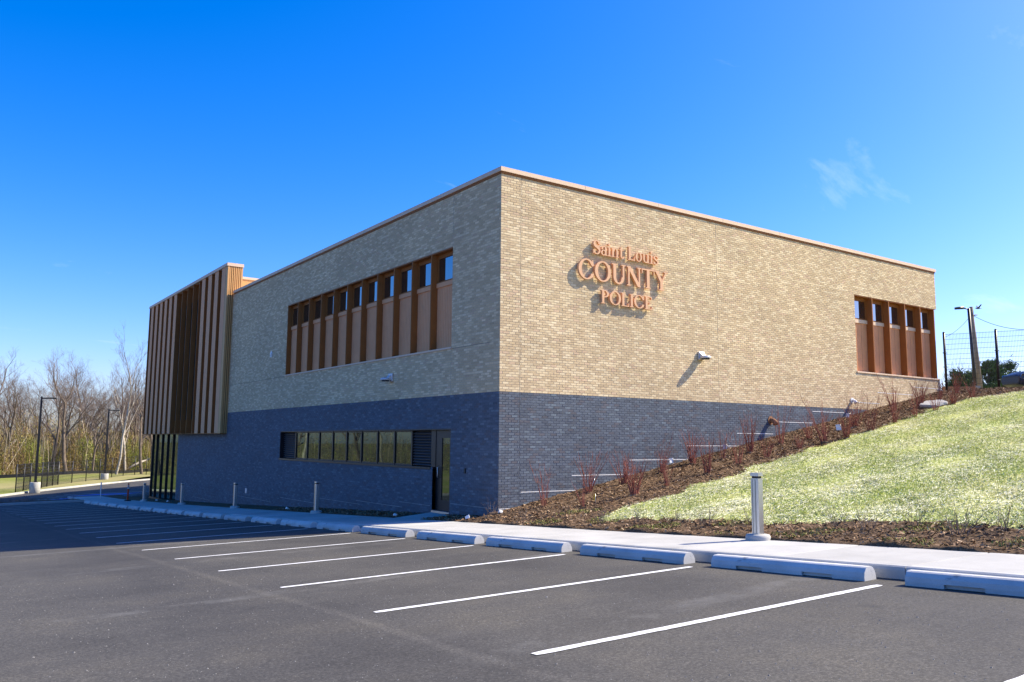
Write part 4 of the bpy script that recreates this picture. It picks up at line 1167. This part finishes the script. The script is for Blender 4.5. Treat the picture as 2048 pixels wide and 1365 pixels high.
P = lawn_pts(190000); n = len(P)
pat = np.sin(P[:, 0]*.7+P[:, 1]*1.6+2)+.7*np.sin(P[:, 0]*1.7-P[:, 1]*2.3)
keep = RNG.uniform(0, 1, n) < np.clip(.55+.30*pat, .10, 1); P = P[keep]; n = len(P)
o = strips('lawn_grass', P, RNG.uniform(0, 6.28, n), RNG.uniform(.035, .075, n), RNG.uniform(.006, .011, n), RNG.uniform(.2, 1.1, n), RNG.uniform(.012, .03, n),
           cols_of([((.42,.48,.12), 3), ((.52,.56,.20), 3), ((.32,.40,.08), 1.5)], n), M['tone'])
tag(o, 'thin fresh green grass growing through the straw', 'grass', kind='stuff')
# grit on the asphalt
X = np.concatenate([RNG.uniform(-11.5, -3.7, 6000), RNG.normal(-6.2, 1.1, 500)]); Y = np.concatenate([RNG.uniform(-17, -3, 6000), RNG.normal(-13.6, .7, 500)])
ok = X < -3.65; X, Y = X[ok], Y[ok]; n = len(X); s = RNG.lognormal(-5.5, .4, n)
V = []; F = []
base = np.array([(1,0,0),(-1,0,0),(0,1,0),(0,-1,0),(0,0,1),(0,0,-.3)], float)
tri = [(0,2,4),(2,1,4),(1,3,4),(3,0,4)]
for x, y, q in zip(X, Y, s):
    b = len(V); a_ = random.uniform(0, 6); c_, s_ = math.cos(a_), math.sin(a_)
    for p in base: V.append((x+q*(p[0]*c_-p[1]*s_), y+q*(p[0]*s_+p[1]*c_), gz(x, y)+q*p[2]*.8))
    F += [tuple(b+i for i in t_) for t_ in tri]
me = bpy.data.meshes.new('grit'); me.from_pydata(V, [], F); me.update(); me.materials.append(simple('grit_stone', (.20,.192,.175), .9, var=.4, scale=9))
tag(link('grit', me), 'loose grey grit scattered over the near asphalt', 'gravel', kind='stuff')

# ------------------------------------------------------------------ bare winter trees
def tree_meshes(seed, hgt, spread, trunk_r, lean=0., levels=5, clear=.28, upright=.55):
    rnd = random.Random(seed); tk, cr = MB(), MB()
    def grow(p, d, L_, r_, lv):
        n = 4 if lv < 2 else 3; P = [p]; rad = [r_]; q = p.copy(); dd = d.copy(); kids = []
        for s in range(n):
            dd = (dd + Vector((rnd.gauss(0, .13), rnd.gauss(0, .13), rnd.gauss(.03, .06)))*(.7 if lv == 0 else 1.3)).normalized()
            q = q + dd*L_/n; P.append(q.copy()); rad.append(r_*(1-.52*(s+1)/n))
            if lv < levels:
                if lv == 0:
                    if (s+1)/n > clear: kids += [(q.copy(), dd.copy(), (s+1)/n)]*rnd.choice([1, 2, 2])
                else: kids += [(q.copy(), dd.copy(), (s+1)/n)]*rnd.choice([1, 1, 2])
        (tk if lv < 2 else cr).tube(P, rad, 6 if lv == 0 else (4 if lv < 3 else 3), False)
        for kp, kd, f_ in kids:
            ax = Vector((rnd.gauss(0, 1), rnd.gauss(0, 1), rnd.gauss(0, .35))); ax = (ax-kd*ax.dot(kd)).normalized()
            a_ = rnd.uniform(.35, .95)*spread
            nd = (kd*math.cos(a_)+ax*math.sin(a_)+Vector((0, 0, upright*.35))).normalized()
            grow(kp, nd, L_*rnd.uniform(.42, .70)*(1.1-.3*f_), max(.006, rad[-1]*rnd.uniform(.55, .85) if lv else r_*rnd.uniform(.25, .5)), lv+1)
    grow(Vector((0, 0, -.3)), Vector((lean, lean*.4, 1)).normalized(), hgt*.62, trunk_r, 0)
    return tk, cr
TR = []
for i, (sd, hh, sp, r_, ln, tm, cm) in enumerate([(1, 17, 1.0, .30, .02, 'bark', 'twig'), (2, 15.5, .95, .26, .15, 'bark', 'twig'), (6, 18.5, .62, .19, .0, 'whitebark', 'greytwig'), (9, 14, 1.1, .24, -.14, 'bark', 'twig'), (12, 16, .85, .22, .05, 'whitebark', 'twig'), (17, 12, 1.15, .2, .22, 'bark', 'greytwig')]):
    tk, cr = tree_meshes(sd, hh, sp, r_, ln, levels=5)
    TR.append((tk.mesh('trunk', M[tm]), cr.mesh('crown', M[cm])))
def tree(x, y, z, k, s, rz, label, group):
    t_ = empty('bare_tree', (x, y, z), rz); t_.scale = (s, s, s)
    link('trunk', TR[k][0], t_); link('crown', TR[k][1], t_)
    tag(t_, label, 'tree', group); return t_
VT = [(-30, 116, 0, 1.05), (4, 108, 1, 1.0), (22, 124, 3, 1.05), (48, 112, 4, .78), (70, 126, 5, 1.15), (98, 110, 0, .93), (118, 122, 3, 1.12), (133, 109, 0, 1.0), (150, 118, 1, 1.02), (166, 128, 4, 1.0), (184, 112, 5, 1.05), (206, 122, 3, .95), (231, 106, 2, 1.0), (250, 120, 4, .95), (268, 128, 1, 1.0), (284, 116, 0, .90), (302, 124, 3, 1.05), (325, 118, 4, 1.0),
      (-12, 130, 5, 1.1), (12, 136, 0, 1.0), (34, 138, 4, .95), (57, 134, 1, .9), (84, 139, 3, 1.1), (109, 134, 1, 1.15), (126, 140, 4, 1.1), (142, 133, 5, 1.3), (159, 139, 0, 1.15), (176, 136, 3, 1.1), (195, 141, 1, 1.05), (216, 134, 5, 1.2), (240, 138, 0, 1.05), (259, 142, 3, 1.1), (276, 136, 5, 1.2), (294, 141, 4, 1.0), (312, 135, 1, 1.05)]
kinds = ['spreading grey bare tree', 'leaning grey bare tree', 'tall white-barked bare tree with upright limbs', 'wide bare tree with crooked limbs', 'slim pale-barked bare tree', 'low long-limbed bare tree']
for j, (px, D, k, s) in enumerate(sorted(VT)):
    q = at(px, 950, D)
    tree(q.x, q.y, far_z(q.x, q.y)-.2, k, s*.92, j*2.399, f'{kinds[k]}, {ORD[j]} from the left in the woods', 'trees of the winter woods')
# the woods go on to the left, where the windows mirror them
for j in range(40):
    u_ = j/39; ang = R(91+75*u_); rr_ = 122+14*math.sin(j*2.7)
    x, y = CAM.x+rr_*math.cos(ang), CAM.y+rr_*math.sin(ang)
    tree(x, y, far_z(x, y)-.2 if y > 30 else gz(x, y)-.3, j % 6, 1.0+.12*math.sin(j*1.9), j*1.7, 'bare winter tree of the woods mirrored in the lower windows', 'mirrored trees of the woods')
# brush, vines and first yellow-green leaves under the trees
n = 190000
ang = np.concatenate([RNG.uniform(R(75), R(90), int(n*.68)), RNG.uniform(R(90), R(165), n-int(n*.68))])
start = 117+np.clip(86.4-np.degrees(ang), 0, 12)*2.4
rr_ = start+RNG.uniform(0, 1, n)**1.2*30; X = CAM.x+rr_*np.cos(ang); Y = CAM.y+rr_*np.sin(ang)
hmax = 3.6+1.7*np.sin(X*.55+Y*.21)+1.4*np.sin(X*1.3-Y*.4+1)+.16*(rr_-start)
hmax = np.clip(hmax, .8, 9.5)
Zh = RNG.uniform(0, 1, n)**1.15*hmax
sap = RNG.uniform(0, 1, n) < .010
P = np.stack([X, Y, np.full(n, -3.15)+np.where(sap, 2.6, Zh)], -1)
clump = np.sin(X*.9+Zh*.35)+np.sin(Y*.8+X*.3)
c = cols_of([((.25,.24,.06), 4), ((.32,.30,.08), 3), ((.24,.16,.09), 2.2), ((.14,.105,.07), 2), ((.34,.27,.17), 1)], n, .2)
green = ((clump > .3) & (Zh < 5))[:, None]; c = np.where(green, c*np.array([.95, 1.15, .7]), c*np.array([1.05, .90, .95]))
c = np.where(sap[:, None], np.array([.30, .25, .19])*RNG.uniform(.5, 1.5, (n, 1)), c)
twig = RNG.uniform(0, 1, n) < .45
ln_ = np.where(twig, RNG.uniform(.6, 2.0, n), RNG.uniform(.06, .16, n)); ln_ = np.where(sap, RNG.uniform(4, 8.5, n), ln_)
wd_ = np.where(twig, RNG.uniform(.012, .032, n), RNG.uniform(.06, .14, n)); wd_ = np.where(sap, RNG.uniform(.03, .09, n), wd_)
tl_ = np.where(twig, RNG.normal(1.0, .45, n), RNG.normal(.4, .6, n)); tl_ = np.where(sap, RNG.normal(1.45, .22, n), tl_)
o = strips('undergrowth', P, RNG.uniform(0, 6.28, n), ln_, wd_, tl_, 0, c, M['tone'])
tag(o, 'tangled olive brush and vines under the winter trees', 'undergrowth', kind='stuff')
# dark stems and silt fence at the wood's edge
mb = MB()
SPT = [at(px, 955, D) for px, D in ((-60, 99), (0, 99), (60, 101), (130, 105), (200, 112), (260, 120), (330, 128))]
for a_, b_ in zip(SPT[:-1], SPT[1:]):
    za, zb = far_z(a_.x, a_.y)-.1, far_z(b_.x, b_.y)-.1
    mb.quad((a_.x, a_.y, za), (b_.x, b_.y, zb), (b_.x, b_.y, zb+.5), (a_.x, a_.y, za+.5)); mb.quad((a_.x, a_.y+.02, za), (a_.x, a_.y+.02, za+.5), (b_.x, b_.y+.02, zb+.5), (b_.x, b_.y+.02, zb))
o = mb.build('silt_fence', M['black']); tag(o, 'low black silt fence along the edge of the woods', 'fence')
# fallen trunks
for (px0, py0, D0, px1, py1, D1, lab) in ((255, 938, 121, 300, 918, 124, 'fallen pale trunk lying at the wood edge beside the copper screen'), (0, 912, 104, 36, 878, 106, 'pale broken trunk leaning at the far left of the woods')):
    a_, b_ = at(px0, py0, D0), at(px1, py1, D1); mdl = a_.lerp(b_, .5)+Vector((0, 0, .15))
    o = MB().tube([a_, mdl, b_], [.20, .17, .10], 7).build('fallen_trunk', M['whitebark']); tag(o, lab, 'log')
# far low stems in the island
for j in range(14):
    x = -9.6+j*.46; o = link('low_shrub', GS[j % 3]); o.location = (x, 46.2+.3*math.sin(j*2), gz(x, 46)+.12); o.rotation_euler.z = j; o.scale = (.9, .9, .9)
    tag(o, f'low dark shrub in the island past the parking row, {ORD[j]} from the left', 'shrub', 'low shrubs in the far island')

# ------------------------------------------------------------------ hilltop: poles, bushes, car
def hpt(px, D, dz=0):
    q = at(px, 780, D); return Vector((q.x, q.y, hill(q.x, q.y) if q.y < 0 else 4.2+.012*(min(q.x, 60)-22.5)+dz))
q = hpt(1963, 52); top = at(1942, 614, 52)
p = empty('utility_pole', q)
tl = top-q
MB().tube([(0, 0, -.3), tuple(tl)], [.155, .10], 12).build('shaft', M['wood'], p)
MB().tube([(tl.x+.1, tl.y-.05, tl.z-.55), (tl.x+.32, tl.y-.2, tl.z-.5)], .04, 6).build('insulator', M['stone'], p)
tag(p, 'weathered wooden utility pole on the hilltop behind the fence', 'utility pole')
ptop = Vector((top.x, top.y, top.z-.5))
q2 = hpt(1952, 46); t2 = at(1937, 617, 46)
p = empty('street_lamp', q2)
tl = t2-q2
MB().tube([(0, 0, -.2), tuple(tl)], [.10, .075], 8).build('shaft', M['black'], p)
mb = MB(); av = Vector((-rt.x, -rt.y, 0)); e = av*.35
mb.tube([(tl.x, tl.y, tl.z-.05), (tl.x+e.x, tl.y+e.y, tl.z+.02)], .04, 6); e2 = av*.75
mb.tube([(tl.x+e.x*.8, tl.y+e.y*.8, tl.z+.03), (tl.x+e2.x, tl.y+e2.y, tl.z-.02)], [.09, .07], 6); mb.build('lamp_head', M['black'], p)
tag(p, 'dark street lamp pole standing just left of the wooden utility pole', 'street lamp')
bc = at(1956, 617, 52); e = Vector((rt.x, rt.y, 0))
mb = MB(); mb.tube([bc-e*.17, bc-e*.12, bc-e*.02, bc+e*.10, bc+e*.22], [.012, .035, .055, .035, .012], 8)
nv = Vector((fwd.x, fwd.y, 0)).normalized()
for sd in (-1, 1):   # raised wings, closed wedges so that they have thickness
    r0, r1 = bc-e*.06, bc+e*.07; tp = bc+nv*sd*.26+Vector((0, 0, .20))+e*.05
    for o_ in (0, 1):
        k_ = Vector((0, 0, -.012*o_)); mb.quad(r0+k_, r1+k_, tp+e*.05+k_, tp-e*.02+k_)
    mb.quad(r0, tp-e*.02, tp-e*.02-Vector((0, 0, .012)), r0-Vector((0, 0, .012))); mb.quad(r1, tp+e*.05, tp+e*.05-Vector((0, 0, .012)), r1-Vector((0, 0, .012)))
tag(mb.build('bird', M['black']), 'small dark bird in the air just right of the utility pole top', 'bird')
def wire(a_, b_, sag, label):
    P = [a_.lerp(b_, k/16)-Vector((0, 0, sag*4*(k/16)*(1-k/16))) for k in range(17)]
    tag(MB().tube(P, .014, 4, False).build('overhead_wire', M['black']), label, 'wire')
wire(ptop, at(2110, 652, 44), .5, 'overhead wire running right from the utility pole')
wire(ptop, at(1885, 676, 60), .25, 'overhead wire dropping left from the utility pole behind the fence')
# low board wall
a_, b_ = hpt(1886, 40), hpt(1951, 40)
bw = empty('board_wall', a_); dv_ = (b_-a_); L_ = math.hypot(dv_.x, dv_.y); bw.rotation_euler.z = math.atan2(dv_.y, dv_.x)
nb = 12
for k in range(nb): MB().box(L_*k/nb+.006, L_*(k+1)/nb-.006, -.03, .03, -.2, .47+.006*(k % 2)).build('board', M['boards'], bw)
MB().box(-.02, L_+.02, .032, .08, .30, .38).build('rail', M['boards'], bw); MB().box(L_, L_+.22, -.06, .06, -.2, .52).build('end_post', M['stone'], bw)
tag(bw, 'low brown board wall behind the hilltop fence', 'wall')
# evergreens and a bare bush behind the fence
def conifer(px, D, hgt, rad, seed, label):
    q = hpt(px, D); t_ = empty('evergreen_tree', q); rnd = random.Random(seed)
    MB().tube([(0, 0, -.2), (0, 0, hgt*.9)], [.12, .03], 8).build('trunk', M['bark'], t_)
    n = 6500; V = np.zeros((n, 4, 3)); cl = []; cs = []
    for i in range(34):
        u_ = rnd.random(); az = rnd.uniform(0, 6.28); r_ = rad*(1-.55*u_**1.6)*rnd.uniform(.35, 1.0)
        cs.append((Vector((r_*math.cos(az), r_*math.sin(az), hgt*(.12+.80*u_))), rad*rnd.uniform(.18, .36), Vector((math.cos(az)*.6, math.sin(az)*.6, .7)), rnd.uniform(.65, 1.4)))
    for i in range(n):
        cc, cr_, ax, sh_ = cs[i % len(cs)]
        c_ = cc+Vector((rnd.gauss(0, .5), rnd.gauss(0, .5), rnd.gauss(0, .38)))*cr_+ax*abs(rnd.gauss(0, .5))*cr_
        d_ = (ax+Vector((rnd.gauss(0, .6), rnd.gauss(0, .6), rnd.gauss(0, .5)))).normalized()*rnd.uniform(.05, .13)
        w_ = d_.cross(Vector((rnd.gauss(0, 1), rnd.gauss(0, 1), rnd.gauss(0, 1)))).normalized()*rnd.uniform(.012, .03)
        V[i] = [c_-d_-w_, c_+d_-w_, c_+d_+w_, c_-d_+w_]; g = sh_*rnd.uniform(.75, 1.25); cl.append((.075*g, .125*g, .035*g))
    o = bulk('crown', V.reshape(-1, 3), np.arange(n*4).reshape(n, 4), M['tone'], t_, np.repeat(np.array(cl), 4, axis=0))
    tag(t_, label, 'tree', 'evergreens behind the hilltop fence')
conifer(1926, 56, 2.3, 1.3, 3, 'low dark evergreen just left of the utility pole')
conifer(1978, 54, 2.9, 1.05, 5, 'evergreen between the utility pole and the right fence post')
conifer(2006, 55, 2.9, 1.25, 8, 'evergreen right of the fence post, beside the parked car')
sh = empty('bare_bush', hpt(1918, 58)); link('stems', shrub_mesh('stems', 46, 3.4, .75, M['greytwig'], 77, .02, 5), sh)
tag(sh, 'bare purple-grey bush behind the left end of the hilltop fence', 'bush')

# parked car: lofted body, glass, wheels
M['carpaint'] = simple('dark_blue_car_paint', (.008,.011,.035), .35, .1, .3, .05, 2)
M['chrome'] = simple('chrome_trim', (.75,.75,.75), .15, 1.0)
M['rubber'] = simple('tyre_rubber', (.015,.015,.015), .8)
M['red'] = simple('tail_lamp_red', (.35,.01,.01), .25)
M['cglass'] = simple('car_glass', (.01,.012,.015), .06, 0, .8)
car = empty('parked_car', hpt(2019, 41.5)+Vector((rt.x, rt.y, 0))*4.4)
car.location.z += .30
hd = Vector((-rt.x, -rt.y)); car.rotation_euler.z = math.atan2(hd.y, hd.x)
# local: +X forward, side toward camera is -Y ; rear bumper near x = 0
secs = [(.0, .78, .45, .98, .70), (.12, .86, .30, 1.10, .80), (.45, .90, .24, 1.52, .62), (.9, .91, .22, 1.60, .66), (1.8, .91, .22, 1.62, .68), (2.6, .91, .22, 1.56, .64), (3.2, .90, .22, 1.06, .82), (3.9, .87, .24, .98, .76), (4.35, .76, .34, .80, .64)]
mb = MB(); rings = []
for x, w, zb_, zt_, wt in secs:
    belt = min(.96, zt_-.05); m_ = .5*(zb_+belt)
    half = [(w*.86, zb_), (w, zb_+.14), (w*1.01, m_), (w*.97, belt), (wt, zt_-.05), (wt*.75, zt_)]
    rings.append([(x, -p, z) for p, z in half] + [(x, p, z) for p, z in reversed(half)])
for r0, r1 in zip(rings[:-1], rings[1:]):
    k = len(r0)
    for i in range(k): mb.quad(r0[i], r0[(i+1) % k], r1[(i+1) % k], r1[i], smooth=True)
mb.quad(*rings[0]); mb.quad(*rings[-1][::-1])
bo = mb.mesh('body', M['carpaint']); bm = bmesh.new(); bm.from_mesh(bo); bmesh.ops.remove_doubles(bm, verts=bm.verts, dist=.001); bmesh.ops.recalc_face_normals(bm, faces=bm.faces); bm.to_mesh(bo); bm.free()
o = link('body', bo, car); sm = o.modifiers.new('bev', 'BEVEL'); sm.width = .07; sm.segments = 3; sm.limit_method = 'ANGLE'
for sd in (-1, 1):
    def side(x, z): # point just outside the upper flank
        tt = (z-.96)/(1.57-.96); return (x, sd*(.905-.245*tt+.012), z)
    for poly in ([(.42, 1.02), (1.10, 1.00), (1.10, 1.46), (.72, 1.46)], [(1.16, 1.0), (2.0, 1.0), (2.0, 1.48), (1.16, 1.48)], [(2.06, 1.0), (2.95, 1.0), (2.55, 1.44), (2.06, 1.48)]):
        w = MB(); w.quad(*[side(*p) for p in poly]); w.build('side_window', M['cglass'], car)
    MB().tube([side(*p) for p in ((.38, 1.0), (.68, 1.49), (2.4, 1.51), (3.0, .98), (.38, 1.0))], .014, 5).build('window_trim', M['chrome'], car)
    MB().box(-.02, .16, *sorted((sd*.58, sd*.84)), .82, 1.0).build('tail_lamp', M['red'], car, .02)
    for wx in (.85, 3.5):
        wh = empty('wheel', (wx, sd*.80, .33)); wh.parent = car
        MB().tube([(0, -.11, 0), (0, -.10, 0), (0, .10, 0), (0, .11, 0)], [.28, .33, .33, .28], 24).build('tyre', M['rubber'], wh)
        MB().tube([(0, -.12, 0), (0, .12, 0)], [.20, .20], 16).build('rim', M['chrome'], wh)
    hl = [(3.62, .66), (4.18, .60), (4.30, .66), (4.22, .84), (3.75, .90)]
    def flank(x, z): return (x, sd*((.90-.30*max(0, (x-3.6))**2)*1.0+.012-.05*max(0, z-.7)), z)
    w = MB(); w.quad(*[flank(*p) for p in hl]); w.build('headlamp', M['cglass'], car)
    MB().tube([flank(*p) for p in hl+hl[:1]], .016, 5).build('lamp_trim', M['chrome'], car)
    MB().tube([(.7, sd*.58, 1.66), (2.4, sd*.58, 1.68)], .02, 6).build('roof_rail', M['chrome'], car)
w = MB(); w.quad((.20, -.62, 1.08), (.20, .62, 1.08), (.42, .52, 1.5), (.42, -.52, 1.5)); w.build('rear_window', M['cglass'], car)
tag(car, 'dark blue car parked on the hilltop, cut off by the right edge', 'car')
